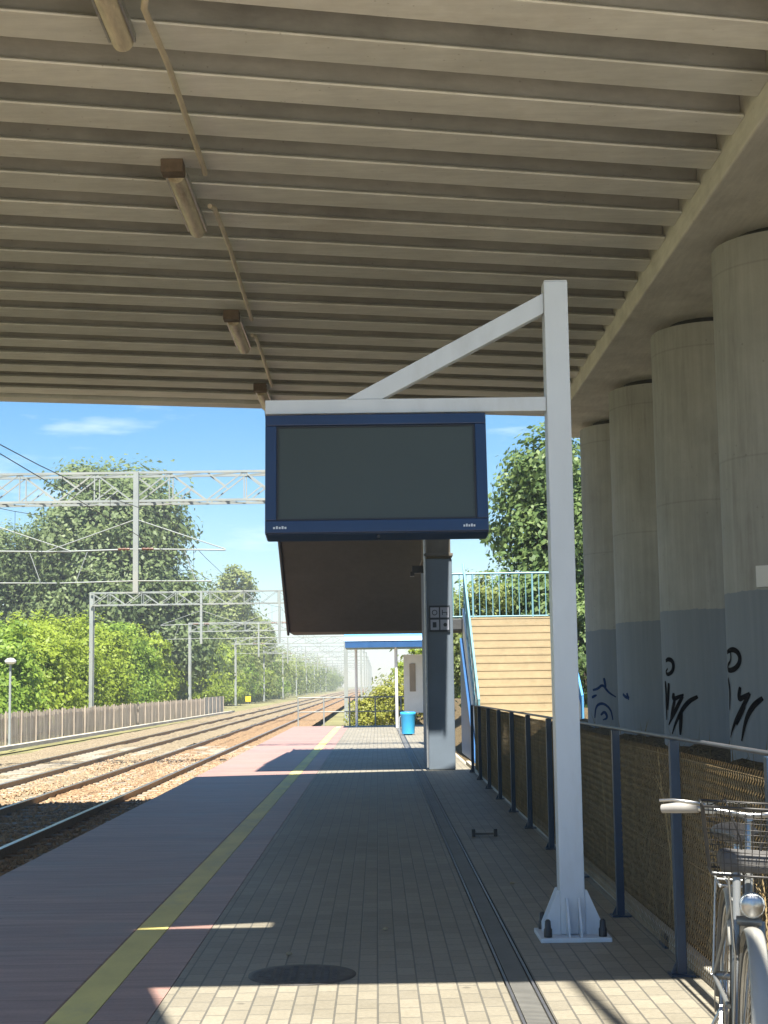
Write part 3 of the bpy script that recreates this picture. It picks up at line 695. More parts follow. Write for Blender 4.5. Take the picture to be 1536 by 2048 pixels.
# four-pictogram board on the pier
t = thing('sign_board', 'small dark board of four grey pictogram squares on the blue grey pier', 'sign', (1.18, 28.13, 2.80))
b = MB(); b.box(-.195, .195, -.008, .018, -.245, .245); b.build('backing', M['sign_frame'], t)
for i, (sx, sz) in enumerate(((-1, 1), (1, 1), (-1, -1), (1, -1))):
    cx, cz = sx * .092, sz * .115
    b = MB(); b.box(cx - .08, cx + .08, -.013, -.0085, cz - .095, cz + .095); q = b.build('panel', M['sign_panel'], t)
    b = MB()
    if i == 0: b.tube([(cx + .045 * math.cos(k * .393), -.0145, cz + .045 * math.sin(k * .393)) for k in range(16)], .008, 6, True)
    elif i == 1: b.bar((cx - .04, -.015, cz - .05), (cx - .04, -.015, cz + .05), .014, .004, (0, 1, 0)); b.bar((cx - .04, -.015, cz), (cx + .045, -.015, cz), .014, .004, (0, 1, 0)); b.bar((cx + .045, -.015, cz), (cx + .045, -.015, cz - .05), .014, .004, (0, 1, 0))
    elif i == 2: b.box(cx - .04, cx + .03, -.0165, -.0135, cz - .05, cz + .05)
    else: b.lathe([(.035, 0), (.035, .003)], 16, (0, 0, 0), Matrix.Translation((cx + .01, -.0135, cz)) @ Matrix.Rotation(R(90), 4, 'X'))
    b.build('pictogram', M['sign_frame'], q)

# ------------------------------------------------------------------ shelter, bin and rail at the platform's end
SH = thing('platform_shelter', 'platform shelter with blue roof and white posts at the far end', 'shelter', (.8, 56.5, 0))
o_ = -Vector(SH.location)
b = MB(); b.box(-1.17, 3.0, 55.0, 58.2, 2.93, 3.16); b.build('roof_fascia', M['deep_blue'], SH, o_)
b = MB(); n = 10; P = []
for x in (-1.2, 3.0):
    for k in range(n + 1):
        a = math.pi * k / n; P.append((x, 56.6 - 1.62 * math.cos(a), 3.17 + .5 * math.sin(a)))
b.add(P, [(k, k + 1, n + 2 + k, n + 1 + k) for k in range(n)], True); b.add(P[:n + 1], [tuple(range(n + 1))[::-1]]); b.add(P[n + 1:], [tuple(range(n + 1))]); b.build('roof', M['blue'], SH, o_)
for x, y, r_ in ((-.80, 57.2, .05), (.72, 57.6, .06), (.70, 55.4, .05), (2.4, 57.4, .06), (2.4, 55.4, .06)):
    b = MB(); b.tube([(x, y, 0), (x, y, 2.929)], r_, 10); b.build('post', M['white'], SH, o_)
b = MB(); b.box(1.0, 2.3, 57.3, 57.34, .5, 2.7); b.build('side_panel', M['white'], SH, o_)
b = MB(); b.box(1.22, 1.45, 57.27, 57.299, 1.3, 2.35); b.build('timetable', M['slat'], SH, o_)
t = thing('litter_bin', 'bright blue round litter bin on the sunlit platform', 'bin', (.94, 47.4, 0))
b = MB(); b.lathe([(.20, .04), (.235, .62), (.245, .64), (.245, .70), (.22, .72), (.19, .70)], 28); b.build('body', M['cyan'], t)
b = MB(); b.lathe([(.14, 0), (.12, .04)], 20); b.build('foot', M['black'], t)
b = MB(); b.tube([(-.27, -.05, 0), (-.27, -.05, .55), (-.2, -.03, .6)], .018, 8); b.build('stand', M['steel'], t)
t = thing('end_railing', 'grey tube railing across the end of the platform', 'railing', (0, 58.85, 0))
b = MB(); b.tube([(-3.1, 0, 1.1), (1.9, 0, 1.1)], .025, 8); b.build('top_rail', M['gantry'], t)
b = MB(); b.tube([(-3.1, 0, .55), (1.9, 0, .55)], .02, 8); b.build('middle_rail', M['gantry'], t)
for k in range(6):
    b = MB(); b.tube([(-3.1 + k, 0, 0), (-3.1 + k, 0, 1.1)], .028, 8); b.build('post', M['gantry'], t)
# ------------------------------------------------------------------ catenary gantries
def truss(mb, x0, x1, z0, z1, d=.35, panel=.95):
    for z in (z0, z1):
        for y in (-d, d): mb.bar((x0, y, z), (x1, y, z), .058, .058)
    n_ = int(round((x1 - x0) / panel)); w = (x1 - x0) / n_
    for k in range(n_):
        a, c = x0 + k * w, x0 + (k + 1) * w
        for y in (-d, d):
            if k % 2 == 0: mb.bar((a, y, z0), (c, y, z1), .034, .034); mb.bar((c, y, z0), (c, y, z1), .03, .03)
            else: mb.bar((a, y, z1), (c, y, z0), .034, .034)
            mb.bar((a, y, z1 if k % 2 == 0 else z0), ((a + c) / 2, y, (z0 + z1) / 2), .03, .03)
        mb.bar((a, -d, z0), (c, d, z0), .035, .035); mb.bar((a, d, z1), (c, -d, z1), .035, .035)
def gantry(Y, xl, xr, drops, z0, z1, label, near=True):
    t = thing('catenary_gantry', label, 'gantry', (0, Y, -.5), 'catenary gantries over the tracks')
    z0 += .5; z1 += .5
    b = MB(); truss(b, xl, xr, z0, z1, panel=.95 if near else 1.5); b.build('truss', M['gantry'], t)
    for x in (xl, xr):
        b = MB()
        for y in (-.2, .2): b.bar((x, y, 0), (x, y, z1 + .04), .20, .10)
        for k in range(8): b.bar((x, -.16, .4 + k * .85), (x, .16, .8 + k * .85), .05, .05)
        b.build('leg', M['gantry'], t)
    for x in drops:
        b = MB(); b.bar((x, -.45, 4.45), (x, -.45, z1), .13, .13); d = b.build('drop_post', M['gantry'], t)
        for s in (-1, 1):
            ln = 2.25
            b = MB(); b.tube([(x, -.45, 5.55), (x + s * ln, -.45, 5.50)], .020, 6); b.tube([(x, -.45, 6.3), (x + s * ln, -.45, 5.52)], .014, 6); b.tube([(x, -.45, 4.75), (x + s * 1.9, -.45, 4.72)], .015, 6); b.tube([(x + s * 1.2, -.45, 5.54), (x + s * 1.5, -.45, 4.73)], .012, 5)
            b.build('cantilever', M['gantry'], d)
            b = MB(); b.lathe([(.022, 0), (.04, .05), (.022, .1), (.04, .15), (.022, .2), (.04, .25), (.022, .3)], 8, M=Matrix.Translation((x + s * .15, -.45, 5.55)) @ Matrix.Rotation(s * R(90), 4, 'Y')); b.build('insulator', M['insulator'], d)
    return t
gantry(38.0, -15.6, 1.42, (-6.02, -9.9), 6.28, 7.0, 'nearest white lattice gantry crossing the sky beside the screen')
gantry(84.0, -15.9, -1.75, (-9.75, -5.4), 6.18, 6.87, 'second white lattice gantry, its left leg before the bright bushes')
ords = ['third gantry from the platform, left leg at the slat fence end', 'fourth gantry from the platform, before the yellow green bushes', 'fifth gantry along the tracks, small and hazy', 'sixth gantry along the tracks, small and hazy', 'seventh gantry along the tracks, tiny and pale', 'eighth gantry along the tracks, tiny and pale', 'ninth gantry, tiny near the vanishing tracks', 'tenth gantry, tiny near the vanishing tracks', 'farthest gantry where the tracks vanish']
src = gantry(124.0, -15.4, -1.75, (-9.7,), 6.1, 6.8, ords[0], False)
for k, lab in enumerate(ords[1:]):
    c = copy_tree(src); c.location = (0, 164 + 41 * k, -.5); c['label'] = lab

# ------------------------------------------------------------------ overhead wires
def overhead(x, y0, y1, supports, label, zc=4.93, zm=5.22):
    t = thing('overhead_wire', label, 'overhead wire', (x, y0, 0), 'overhead wires along the tracks')
    o = (-x, -y0, 0)
    b = MB(); b.tube([(x + (.12 if k % 2 else -.12), y, zc) for k, y in enumerate([y0] + supports + [y1])], .008, 5); b.build('contact_wire', M['wire'], t, o)
    b = MB(); pts = []; nodes = [y0] + supports + [y1]
    def zmess(y):
        for a, c in zip(nodes, nodes[1:]):
            if a <= y <= c:
                za = zm if a < 30 else 5.95; zc_ = 5.95; u = (y - a) / (c - a)
                return za + (zc_ - za) * u - 4 * u * (1 - u) * (.55 if c - a > 30 else .12)
        return 5.95
    for a, c in zip(nodes, nodes[1:]):
        for k in range(10): pts.append((x, a + (c - a) * k / 10, zmess(a + (c - a) * k / 10)))
    pts.append((x, y1, zmess(y1))); b.tube(pts, .008, 5); b.build('messenger_wire', M['wire'], t, o)
    b = MB(); y = y0 + 5
    while y < 210: b.tube([(x, y, zc), (x, y, zmess(y))], .005, 4); y += 8.2 if y > 40 else 4.6
    b.build('dropper', M['wire'], t, o)
sup = [38, 84, 124] + [164 + 41 * k for k in range(8)]
overhead(-5.33, 2.0, 480, sup, 'dark overhead wires above the track nearest the platform')
overhead(-8.35, 2.0, 480, sup, 'dark overhead wires above the second track')

# ------------------------------------------------------------------ far side: slat fence, lamp, signs
A, B_ = Vector((-14.7, 44, -.55)), Vector((-13.15, 128, -.55))
SF = thing('slat_fence', 'weathered brown slat fence beyond the tracks below the bright bushes', 'fence', A)
d = (B_ - A); Ln = d.length; d.normalize(); nrm = Vector((d.y, -d.x, 0))
b = MB(); s_ = 0
while s_ < Ln - 12:
    q = A + d * s_; w = random.uniform(.10, .15)
    hh = 1.22 + random.uniform(-.05, .05); P0 = q + nrm * .03
    b.bar(P0 + d * w / 2, P0 + d * w / 2 + Vector((0, 0, hh)), w, .022, up=nrm); s_ += w + random.uniform(.05, .13)
b.build('slats', M['slat'], SF, -A)
b = MB(); s_ = Ln - 11.8
while s_ < Ln:
    q = A + d * s_ + nrm * .03; b.bar(q + d * .5, q + d * .5 + Vector((0, 0, 1.3)), .98, .04, up=nrm); s_ += 1.0
b.build('end_panels', M['kerb'], SF, -A)
for z in (.3, 1.0):
    b = MB(); b.bar(A + Vector((0, 0, z)), B_ + Vector((0, 0, z)), .05, .07); b.build('cross_rail', M['slat'], SF, -A)
s_ = 0
while s_ < Ln:
    q = A + d * s_ + nrm * .10; b = MB(); b.bar(q, q + Vector((0, 0, 1.30)), .06, .06); b.build('fence_post', M['slat'], SF, -A); s_ += 2.4
b = MB(); b.bar(A + Vector((.9, 0, .02)), B_ + Vector((.9, 0, .02)), .3, .14); struct(b, 'far_kerb', M['kerb'])
t = thing('lamp_post', 'short pale lamp post with flat head before the bushes at the left edge', 'lamp post', (-13.95, 57.4, -.5))
b = MB(); b.lathe([(.07, 0), (.05, .1), (.045, 3.05)], 12); b.build('pole', M['gantry'], t)
b = MB(); b.lathe([(.10, 3.05), (.20, 3.10), (.22, 3.18), (.12, 3.26), (.02, 3.28)], 16); b.build('lamp_head', M['white'], t)
t = thing('trackside_sign', 'small yellow trackside sign below the far bushes', 'sign', (-14.4, 168, -.5))
b = MB(); b.box(-.3, .3, -.015, .015, .35, .95); b.build('plate', M['yellow_sign'], t)
b = MB(); b.tube([(0, .03, 0), (0, .03, .9)], .03, 8); b.build('post', M['gantry'], t)

# ------------------------------------------------------------------ trees and bushes
def leaves_mesh(name, mat, blobs, n, size, parent=None, droop=.2, shell=.35):
    """leaf-sized quads through the outer part of several uneven lobes"""
    w = np.array([b[3] * b[4] * b[5] for b in blobs]) ** .72; w = w / w.sum()
    Vs = []; 
    for (cx, cy, cz, rx, ry, rz), ww in zip(blobs, w):
        m = max(8, int(n * ww))
        # sub-clumps on the lobe's surface
        nc = max(6, int(m / 55)); cd = rng.normal(size=(nc, 3)); cd /= np.linalg.norm(cd, axis=1)[:, None]
        cr = 1 - shell * rng.random(nc) ** 1.3; cr *= 1 + .09 * np.clip(rng.normal(size=nc), -1.5, 1.5)
        idx = rng.integers(0, nc, m)
        spread = .16 + .10 * rng.random(nc)
        P = cd[idx] * cr[idx][:, None] + np.clip(rng.normal(size=(m, 3)), -1.7, 1.7) * spread[idx][:, None] * np.array([1, 1, .75])
        C = P * np.array([rx, ry, rz]) + np.array([cx, cy, cz])
        nr = P / (np.linalg.norm(P, axis=1)[:, None] + 1e-6) + rng.normal(size=(m, 3)) * .42 + np.array([0, -.15, .35])
        nr /= np.linalg.norm(nr, axis=1)[:, None]
        ref = rng.normal(size=(m, 3)); a = np.cross(nr, ref); a /= np.linalg.norm(a, axis=1)[:, None] + 1e-9; b2 = np.cross(nr, a)
        s = size * (.6 + .8 * rng.random(m))[:, None]
        Vs.append(np.stack([C - a * s * .5, C - b2 * s * .28 + nr * s * .05, C + a * s * .5, C + b2 * s * .28 + nr * s * .05], 1).reshape(-1, 3))
    V = np.concatenate(Vs); q = len(V) // 4
    me = bpy.data.meshes.new(name); me.vertices.add(len(V)); me.vertices.foreach_set('co', V.astype(np.float32).ravel())
    me.loops.add(q * 4); me.loops.foreach_set('vertex_index', np.arange(q * 4, dtype=np.int32))
    me.polygons.add(q); me.polygons.foreach_set('loop_start', np.arange(0, q * 4, 4, dtype=np.int32)); me.polygons.foreach_set('loop_total', np.full(q, 4, dtype=np.int32))
    me.materials.append(mat); me.update(calc_edges=True); me.validate()
    o = bpy.data.objects.new(name, me); COL.objects.link(o)
    if parent: o.parent = parent
    return o
def lobes(cx, cz, R_, H_, n, ry=1.0, seed=0):
    g_ = np.random.default_rng(seed); out = [(cx, 0, cz, R_ * .62, R_ * .62 * ry, H_ * .62)]
    for k in range(n):
        a = 2 * math.pi * k / n * 2.4 + g_.uniform(-.4, .4); u = g_.uniform(-.75, .95)
        r_ = R_ * .58 * math.sqrt(max(.1, 1 - u * u * .8)); s = g_.uniform(.30, .46)
        out.append((cx + r_ * math.cos(a), r_ * math.sin(a) * ry, cz + u * H_ * .62, R_ * s, R_ * s * ry, H_ * s * .8))
    return out
def tree(name, label, x, y, zbase, blobs, n, size, leaf, trunk_h, trunk_r, group=None, limbs=6, cat='tree'):
    t = thing(name, label, cat, (x, y, zbase), group)
    b = MB(); top = Vector((0, 0, trunk_h)); b.tube([(0, 0, -.2), (.05, 0, trunk_h * .3), (-.05, .05, trunk_h * .65), top], [trunk_r * 1.3, trunk_r, trunk_r * .8, trunk_r * .5], 10)
    for k in range(limbs):
        bl = blobs[k % len(blobs)]; st = Vector((0, 0, trunk_h * random.uniform(.35, .9))); en = Vector((bl[0], bl[1], bl[2]))
        b.tube([st, st.lerp(en, .5) + Vector((0, 0, .25)), en], [trunk_r * .45, trunk_r * .28, trunk_r * .1], 6)
    b.build('trunk' if cat == 'tree' else 'stem', M['bark'], t)
    leaves_mesh('crown' if cat == 'tree' else 'foliage', M[leaf], blobs, n, size, t)
    return t
G1 = 'trees beyond the tracks'
def scl(bl, k): return [tuple(v * k for v in b) for b in bl]
tree('broadleaf_tree', 'tall dark green tree behind the nearest gantry, largest on the left', -23.6, 133, -.6, scl(lobes(0, 9.2, 7.0, 9.2, 17, .9, 3) + [(-4, 0, 4.5, 4, 4, 3.5), (4.2, 0, 4.8, 3.6, 3.6, 3.6), (0, 0, 4, 4.5, 4, 3.5), (1.5, 0, 14.8, 3.4, 3.2, 2.8), (-1.8, 0, 15.3, 2.6, 2.6, 2.5), (0, -2.5, 9, 4.5, 3, 5)], 1.24), 140000, .44, 'leaf_dark', 10, .42, G1)
tree('broadleaf_tree', 'dark tree partly cut off by the left edge of the photo', -34.0, 130, -.6, scl(lobes(0, 6.8, 5.2, 6.8, 11, .9, 5), 1.28), 40000, .34, 'leaf_dark', 7, .35, G1)
tree('broadleaf_tree', 'olive green tree right of the tallest dark tree', -22.0, 216, -.6, scl(lobes(0, 7.4, 5.0, 7.4, 12, .9, 8), 1.4), 40000, .50, 'leaf_olive', 8, .35, G1)
tree('broadleaf_tree', 'small dark tree low between the bushes and the olive tree', -20.8, 152, -.6, lobes(0, 5.2, 3.0, 5.2, 8, .9, 12), 16000, .32, 'leaf_dark', 4, .2, G1)
tree('broadleaf_tree', 'pale hazy tree beyond the olive tree beside the sky', -20.6, 242, -.6, scl(lobes(0, 6, 3.6, 5.4, 9, .9, 15), 1.3), 18000, .50, 'leaf_olive', 6, .25, G1)
G2 = 'bright bushes behind the slat fence'
bl = ['bright green bush at the left edge above the slat fence', 'bright yellow green bush, second from the left edge', 'bright bush just left of the second gantry leg', 'bright bush right behind the second gantry leg', 'deep green bush midway along the slat fence', 'green bush left of the third gantry leg', 'yellow green bush right of the third gantry leg', 'yellow green bush behind the small yellow sign', 'green bush beside the far hazy gantries', 'far green bush under the hazy gantries', 'tiny far yellow green bush, last but one along the tracks', 'tiny farthest green bush along the tracks']
bs = [(-18.8, 72, 2.9, 6.1, 'leaf_bush_deep'), (-18.7, 80, 2.9, 6.6, 'leaf_bush'), (-18.7, 88.5, 2.9, 7.0, 'leaf_bush'), (-18.7, 98, 2.9, 7.5, 'leaf_bush'), (-18.6, 108, 2.9, 7.7, 'leaf_bush_deep'), (-19.2, 122, 2.9, 7.6, 'leaf_bush'), (-19.4, 147, 3.3, 6.6, 'leaf_bush'), (-19.4, 163, 3.3, 6.9, 'leaf_bush'), (-19.4, 182, 3.4, 7.0, 'leaf_bush'), (-19.4, 204, 3.4, 7.0, 'leaf_bush_deep'), (-19.4, 232, 3.5, 7.0, 'leaf_bush'), (-19.4, 266, 3.6, 7.0, 'leaf_bush_deep')]
for i, ((x, y, r_, h_, lf), lab) in enumerate(zip(bs, bl)):
    tree('bush', lab, x, y, -.6, [(0, 0, h_ * .34, r_ * .9, r_ * 1.25, h_ * .36), (0, -r_ * .5, h_ * .22, r_ * .9, r_, h_ * .24)] + lobes(0, h_ * .53, r_, h_ * .53, 10, 1.4, 20 + i), 26000, .24 if y < 115 else .29, lf, 2.2, .09, G2, 5, 'bush')
# far woods along the line: one mass
blobs = []
for k in range(46):
    y = 196 + k * 11; blobs.append((-19.5 + random.uniform(-2, 1.5), y, 2.6 + random.uniform(0, 2.2), random.uniform(4, 5.5), 7, random.uniform(3.2, 5.2)))
for k in range(36): blobs.append((-34 + random.uniform(-7, 4), 150 + k * 15, 4, 7, 8, 7 + random.uniform(-1.5, 2)))
tag(leaves_mesh('far_trees', M['leaf_olive'], blobs, 110000, .55), 'far line of trees along the left of the tracks', 'trees', kind='stuff')
blobs = [(3 + k * .9 + random.uniform(-1, 1.5), 95 + k * 9, 1.0 + k * .04, 3.6, 5, 3.2 + random.uniform(-.6, .8)) for k in range(34)]
tag(leaves_mesh('far_scrub', M['leaf_olive'], blobs, 30000, .40), 'far green scrub to the right of the vanishing tracks', 'scrub', kind='stuff')
G3 = 'bushes past the platform end'
tree('bush', 'yellow green bush just past the platform end between the white posts', .55, 66.5, -.6, lobes(0, 1.35, 1.75, 1.5, 9, 1, 40) + [(1.2, 0, 1.8, 1.1, 1, 1.1), (-.9, 0, .7, 1, 1, .8)], 14000, .13, 'leaf_yellow', 1, .05, G3, 5, 'bush')
tree('bush', 'taller green bush behind the shelter past the platform end', 2.9, 73, -.6, lobes(0, 2.3, 2.2, 2.4, 9, 1, 41), 14000, .17, 'leaf_bush', 2, .06, G3, 5, 'bush')
tree('broadleaf_tree', 'dark leafy tree behind the stair landing right of the screen', 6.5, 47.5, .2, lobes(0, 5.0, 3.6, 4.4, 15, .9, 50) + [(-3.0, 0, 2.8, 1.5, 1.6, 2.0), (2.6, 0, 3, 2, 2, 2.5), (-.9, 0, 8.3, 1.2, 1.2, 1.4)], 75000, .195, 'leaf_right', 6, .24, None, 9)
tree('bush', 'light green bush behind the teal landing railing', 2.9, 45.5, 0, lobes(0, 2.9, 1.5, 2.6, 8, 1, 52), 14000, .13, 'leaf_olive', 2.4, .06, None, 5, 'bush')

tree('bush', 'dark green bush glimpsed between the display post and the columns', 6.1, 44, 0, lobes(0, 2.4, 1.5, 2.4, 8, 1, 55), 14000, .15, 'leaf_right', 2, .06, None, 5, 'bush')

# ------------------------------------------------------------------ bicycle (front towards the viewer, leaning on the fence)
BK = thing('bicycle', 'silver city bicycle with wire front basket leaning on the fence at the right', 'bicycle')
def bp(mb, name, mat, parent=None, bevel=0): return mb.build(name, M[mat], parent or BK, bevel=bevel)
WR = .34; FA = (0, 0, WR); RA = (0, 1.08, WR)   # local +y runs to the rear
def wheel(c, name):
    c = Vector(c)
    ring = lambda r_, x=0, n=48: [c + Vector((x, r_ * math.cos(2 * math.pi * k / n), r_ * math.sin(2 * math.pi * k / n))) for k in range(n)]
    b = MB(); b.tube(ring(WR - .02), .02, 10, True); w = bp(b, name, 'rubber')
    b = MB()
    for x in (-.011, .011): b.tube(ring(WR - .047, x), .007, 6, True)
    b.tube(ring(WR - .052), .008, 6, True); bp(b, 'rim', 'chrome', w)
    b = MB()
    for k in range(36):
        a = 2 * math.pi * k / 36; s = .028 if k % 2 else -.028; a2 = a + (.55 if k % 4 < 2 else -.55)
        b.tube([c + Vector((s, .022 * math.cos(a2), .022 * math.sin(a2))), c + Vector((0, (WR - .05) * math.cos(a), (WR - .05) * math.sin(a)))], .0012, 4)
    bp(b, 'spokes', 'chrome', w)
    b = MB(); b.tube([c + Vector((-.055, 0, 0)), c + Vector((.055, 0, 0))], .018, 10); b.tube([c + Vector((-.075, 0, 0)), c + Vector((.075, 0, 0))], .007, 8); bp(b, 'hub', 'chrome', w)
wheel(FA, 'wheel'); wheel(RA, 'wheel')
hd = Vector((0, .30, .93)); hb = Vector((0, .25, .76)); bb = Vector((0, .66, .30)); stt = Vector((0, .80, .80)); ax = Vector(RA)
b = MB(); b.tube([hb + Vector((0, -.01, -.03)), hd], .02, 10); b.tube([hb, Vector((0, .44, .42)), bb], .019, 10); b.tube([hb + Vector((0, .015, .07)), Vector((0, .5, .52)), Vector((0, .74, .52))], .016, 10); b.tube([bb, stt], .017, 10)
for s in (-1, 1):
    b.tube([bb + Vector((s * .03, 0, 0)), ax + Vector((s * .06, 0, 0))], .010, 8); b.tube([Vector((s * .015, .77, .70)), ax + Vector((s * .06, 0, 0))], .009, 8)
bp(b, 'frame', 'bike_frame')
b = MB(); b.tube([(-.045, .2, .70), (.045, .2, .70)], .018, 8); b.tube([hb + Vector((0, -.01, -.03)), (0, .21, .71)], .018, 8)
for s in (-1, 1): b.tube([(s * .045, .205, .70), (s * .05, .13, .5), (s * .055, .03, .37), (s * .055, 0, WR)], [.015, .014, .011, .009], 8)
bp(b, 'fork', 'bike_frame')
def arc_fender(c, a0, a1, name):
    b = MB(); P = []; n = 20; m = 6
    for k in range(n + 1):
        a = R(a0 + (a1 - a0) * k / n)
        for q in range(m + 1):
            t_ = R(-70 + 140 * q / m); rr = WR + .004 + .022 * math.cos(t_); P.append((c[0] + .034 * math.sin(t_), c[1] + rr * math.cos(a), c[2] + rr * math.sin(a)))
    b.add(P, [(k * (m + 1) + q, k * (m + 1) + q + 1, (k + 1) * (m + 1) + q + 1, (k + 1) * (m + 1) + q) for k in range(n) for q in range(m)], True)
    for s in (-1, 1): b.tube([(s * .06, c[1], c[2]), (s * .035, c[1] + WR * math.cos(R(a1 - 12)), c[2] + WR * math.sin(R(a1 - 12)))], .003, 5)
    o = bp(b, name, 'fender'); md = o.modifiers.new('thick', 'SOLIDIFY'); md.thickness = .002
arc_fender(FA, 40, 205, 'mudguard'); arc_fender(RA, 150, -25, 'mudguard')
b = MB(); b.tube([hd, (0, .33, 1.05)], .013, 8); b.tube([(0, .34, 1.06), (0, .28, 1.07)], .018, 8); bp(b, 'stem', 'chrome')
hbp = [(-.29, .47, 1.055), (-.27, .36, 1.07), (-.21, .29, 1.085), (-.10, .27, 1.085), (0, .28, 1.075), (.10, .27, 1.085), (.21, .29, 1.085), (.27, .36, 1.07), (.29, .47, 1.055)]
hbp = [(-.30, .333, 1.079), (-.24, .30, 1.09), (-.17, .275, 1.09), (-.10, .27, 1.085), (0, .28, 1.075), (.10, .27, 1.085), (.17, .275, 1.09), (.24, .30, 1.09), (.30, .333, 1.079)]
b = MB(); b.tube(hbp, .011, 10); hbo = bp(b, 'handlebar', 'chrome')
for s in (-1, 1):
    b = MB(); b.tube([(s * .185, .283, 1.091), (s * .205, .290, 1.09), (s * .265, .318, 1.084), (s * .318, .342, 1.076)], [.017, .019, .020, .016], 12); bp(b, 'grip', 'grip', hbo)
    b = MB(); b.tube([(s * .15, .27, 1.10), (s * .19, .235, 1.112), (s * .28, .255, 1.118), (s * .33, .275, 1.112)], [.010, .008, .006, .006], 8); b.box(s * .15 - .02, s * .15 + .02, .25, .29, 1.075, 1.115); bp(b, 'brake_lever', 'chrome', hbo)
    b = MB(); b.tube([(s * .16, .25, 1.10), (s * .10, .13, 1.14), (s * .04, .14, 1.0), (s * .02, .22, .85), (s * .02, .19, .73)], .0035, 6); bp(b, 'cable', 'black', hbo)
# basket
bz0, bz1 = .885, 1.125; bt = [(-.185, -.05), (.185, -.05), (.185, .235), (-.185, .235)]; bb_ = [(-.15, .0), (.15, .0), (.15, .215), (-.15, .215)]
b = MB()
def brect(u): return [Vector((a[0] * u + c[0] * (1 - u), a[1] * u + c[1] * (1 - u), bz0 + (bz1 - bz0) * u)) for a, c in zip(bt, bb_)]
for u in (0, .17, .34, .51, .68, .85, 1.0): b.tube(brect(u), .0045 if u in (0, 1.0) else .0016, 6, True)
r0, r1 = brect(0), brect(1)
for e_ in range(4):
    for k in range(13):
        q0 = r0[e_].lerp(r0[(e_ + 1) % 4], k / 13); q1 = r1[e_].lerp(r1[(e_ + 1) % 4], k / 13); b.tube([q0, q1], .0016, 4)
for k in range(1, 12):
    b.tube([r0[0].lerp(r0[1], k / 12), r0[3].lerp(r0[2], k / 12)], .0016, 4)
bo = bp(b, 'basket', 'basket')
b = MB(); b.box(-.12, .12, .028, .2, bz0 + .006, bz0 + .075); bp(b, 'basket_lining', 'bag', bo, .02)
b = MB()
for s in (-1, 1): b.tube([(s * .09, .03, bz0), (s * .06, .02, .6), (s * .062, 0, WR)], .0045, 6)
bp(b, 'basket_stay', 'chrome', bo)
# headlamp
Mh = Matrix.Translation((0, .10, .775)) @ Matrix.Rotation(R(90), 4, 'X')
b = MB(); b.lathe([(.012, -.09), (.034, -.06), (.044, -.01), (.046, .02), (.042, .03)], 18, M=Mh); ho = bp(b, 'headlamp', 'lamp_white')
b = MB(); b.lathe([(.040, .031), (.03, .038), (.001, .041)], 18, M=Mh); bp(b, 'lens', 'chrome', ho)
b = MB(); b.tube([(0, .12, .75), (0, .2, .72)], .006, 6); bp(b, 'bracket', 'black', ho)
# saddle, cranks, rack, chainguard
b = MB(); b.tube([stt, (0, .83, .92)], .0125, 8); bp(b, 'seat_post', 'chrome')
P = []; prof = [(.70, .022, .012), (.74, .03, .03), (.82, .05, .04), (.90, .09, .045), (.96, .10, .04), (.985, .07, .02)]
b = MB(); n = 12
for y_, w_, h_ in prof:
    for k in range(n): a = 2 * math.pi * k / n; P.append((w_ * math.cos(a), y_, .95 + h_ * math.sin(a)))
b.add(P, [(i * n + k, i * n + (k + 1) % n, (i + 1) * n + (k + 1) % n, (i + 1) * n + k)[::-1] for i in range(len(prof) - 1) for k in range(n)], True); b.add(P[:n], [tuple(range(n))]); b.add(P[-n:], [tuple(range(n))[::-1]]); bp(b, 'saddle', 'black')
for s, dz in ((-1, -.12), (1, .12)):
    b = MB(); b.bar(bb + Vector((s * .06, 0, 0)), bb + Vector((s * .065, s * .08, dz)), .012, .025); cr = bp(b, 'crank', 'chrome')
    b = MB(); c = bb + Vector((s * .12, s * .08, dz)); b.box(c.x - .045, c.x + .045, c.y - .04, c.y + .04, c.z - .012, c.z + .012); bp(b, 'pedal', 'black', cr, .004)
b = MB(); b.prism([(bb.y - .1, .24), (bb.y - .11, .36), (bb.y, .41), (1.1, .385), (1.12, .30)][::-1], .052, .062, Matrix(((0, 0, 1, 0), (1, 0, 0, 0), (0, 1, 0, 0), (0, 0, 0, 1)))); bp(b, 'chain_guard', 'black', None, .006)
b = MB()
for x in (-.06, -.02, .02, .06): b.tube([(x, .86, .735), (x, 1.32, .735)], .005, 6)
for y_ in (.9, 1.1, 1.3): b.tube([(-.06, y_, .735), (.06, y_, .735)], .005, 6)
for s in (-1, 1): b.tube([(s * .06, 1.15, .735), (s * .065, 1.08, WR)], .005, 6)
bp(b, 'rear_rack', 'steel')
b = MB(); b.tube([bb + Vector((-.05, .08, -.02)), bb + Vector((-.17, .12, -.29))], .008, 8); bp(b, 'kickstand', 'chrome')
BK.matrix_world = Matrix.Translation((1.272, 5.42, .02)) @ Matrix.Rotation(R(-9), 4, 'Z') @ Matrix.Rotation(R(3.5), 4, 'Y')

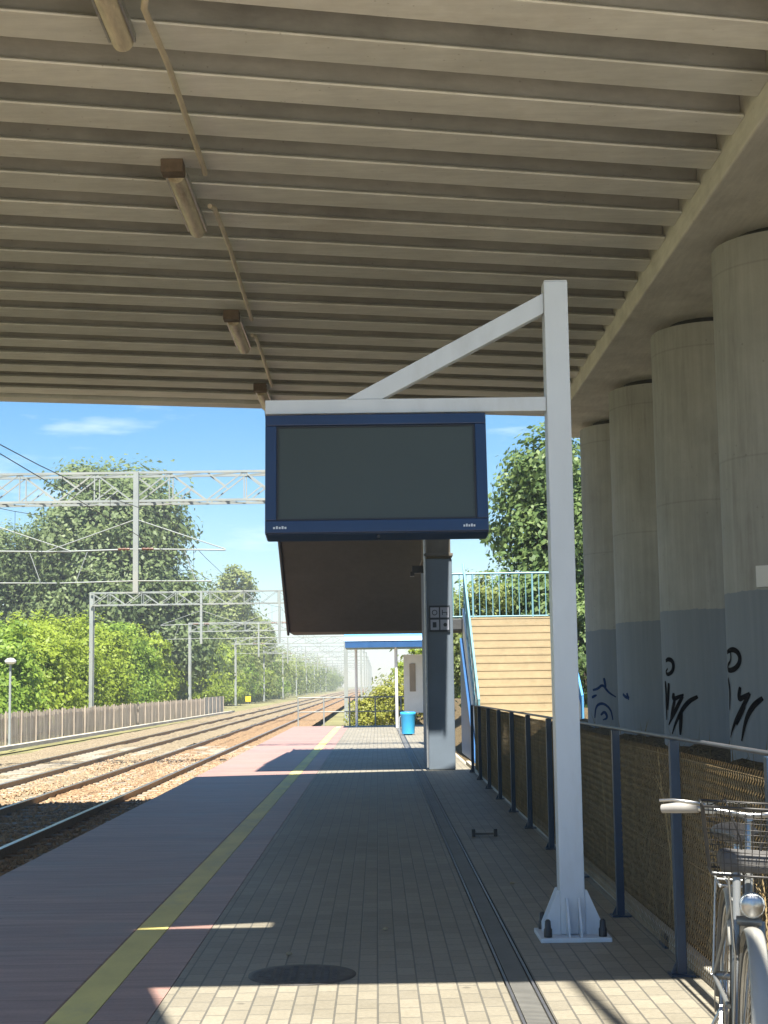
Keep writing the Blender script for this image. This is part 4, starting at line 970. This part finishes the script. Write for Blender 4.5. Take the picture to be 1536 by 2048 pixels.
# ------------------------------------------------------------------ light, sky, air
hz = MB(); hz.box(-720, 720, -170, 1520, -2.5, 40)
hm = bpy.data.materials.new('air_haze'); hm.use_nodes = True; hn = hm.node_tree.nodes; hn.remove(hn['Principled BSDF'])
pv = hn.new('ShaderNodeVolumePrincipled'); pv.inputs['Color'].default_value = (.86, .93, 1, 1); pv.inputs['Density'].default_value = .00068; pv.inputs['Anisotropy'].default_value = .2
hm.node_tree.links.new(pv.outputs[0], hn['Material Output'].inputs['Volume'])
tag(hz.build('haze', hm), kind='stuff')
EL, AZ = R(64.5), R(4)          # sun stands high behind the viewer, a little to the right
sd = Vector((math.sin(AZ) * math.cos(EL), -math.cos(AZ) * math.cos(EL), math.sin(EL)))
sun = bpy.data.objects.new('sun', bpy.data.lights.new('sun', 'SUN')); COL.objects.link(sun)
sun.data.energy = 5.0; sun.data.angle = R(.55); sun.data.color = (1, .945, .84)
sun.rotation_euler = sd.to_track_quat('Z', 'Y').to_euler(); sun.location = (0, -5, 40)
w = bpy.data.worlds.new('World'); S.world = w; w.use_nodes = True
N, L = w.node_tree.nodes, w.node_tree.links; bg = N['Background']
sky = N.new('ShaderNodeTexSky'); sky.sky_type = 'NISHITA'; sky.sun_disc = False; sky.sun_elevation = EL; sky.sun_rotation = math.pi - AZ
sky.air_density = 1.0; sky.dust_density = .25; sky.ozone_density = 2.5
tc = N.new('ShaderNodeTexCoord'); mp = N.new('ShaderNodeMapping'); mp.inputs['Scale'].default_value = (4, 2, 22); mp.inputs['Rotation'].default_value = (0, R(4), 0); mp.inputs['Location'].default_value = (.68, 0, .62)
L.new(tc.outputs['Generated'], mp.inputs['Vector'])
nz_ = N.new('ShaderNodeTexNoise'); nz_.inputs['Scale'].default_value = 1.6; nz_.inputs['Detail'].default_value = 8; nz_.inputs['Roughness'].default_value = .55; L.new(mp.outputs[0], nz_.inputs['Vector'])
rp = N.new('ShaderNodeValToRGB'); rp.color_ramp.elements[0].position = .56; rp.color_ramp.elements[1].position = .80; L.new(nz_.outputs['Fac'], rp.inputs[0])
mul = N.new('ShaderNodeMath'); mul.operation = 'MULTIPLY'; mul.inputs[1].default_value = .75; L.new(rp.outputs[0], mul.inputs[0])
mx = N.new('ShaderNodeMix'); mx.data_type = 'RGBA'; L.new(mul.outputs[0], mx.inputs[0]); hs = N.new('ShaderNodeHueSaturation'); hs.inputs['Saturation'].default_value = 1.45; L.new(sky.outputs[0], hs.inputs['Color']); L.new(hs.outputs[0], mx.inputs[6]); mx.inputs[7].default_value = (9, 9.6, 10.2, 1)
L.new(mx.outputs[2], bg.inputs[0]); bg.inputs[1].default_value = .052

S.view_settings.view_transform = 'Standard'; S.view_settings.look = 'None'; S.view_settings.exposure = 1.72; S.view_settings.gamma = 1
S.cycles.max_bounces = 10; S.cycles.diffuse_bounces = 7; S.cycles.glossy_bounces = 3; S.cycles.transparent_max_bounces = 8
S.cycles.use_denoising = True
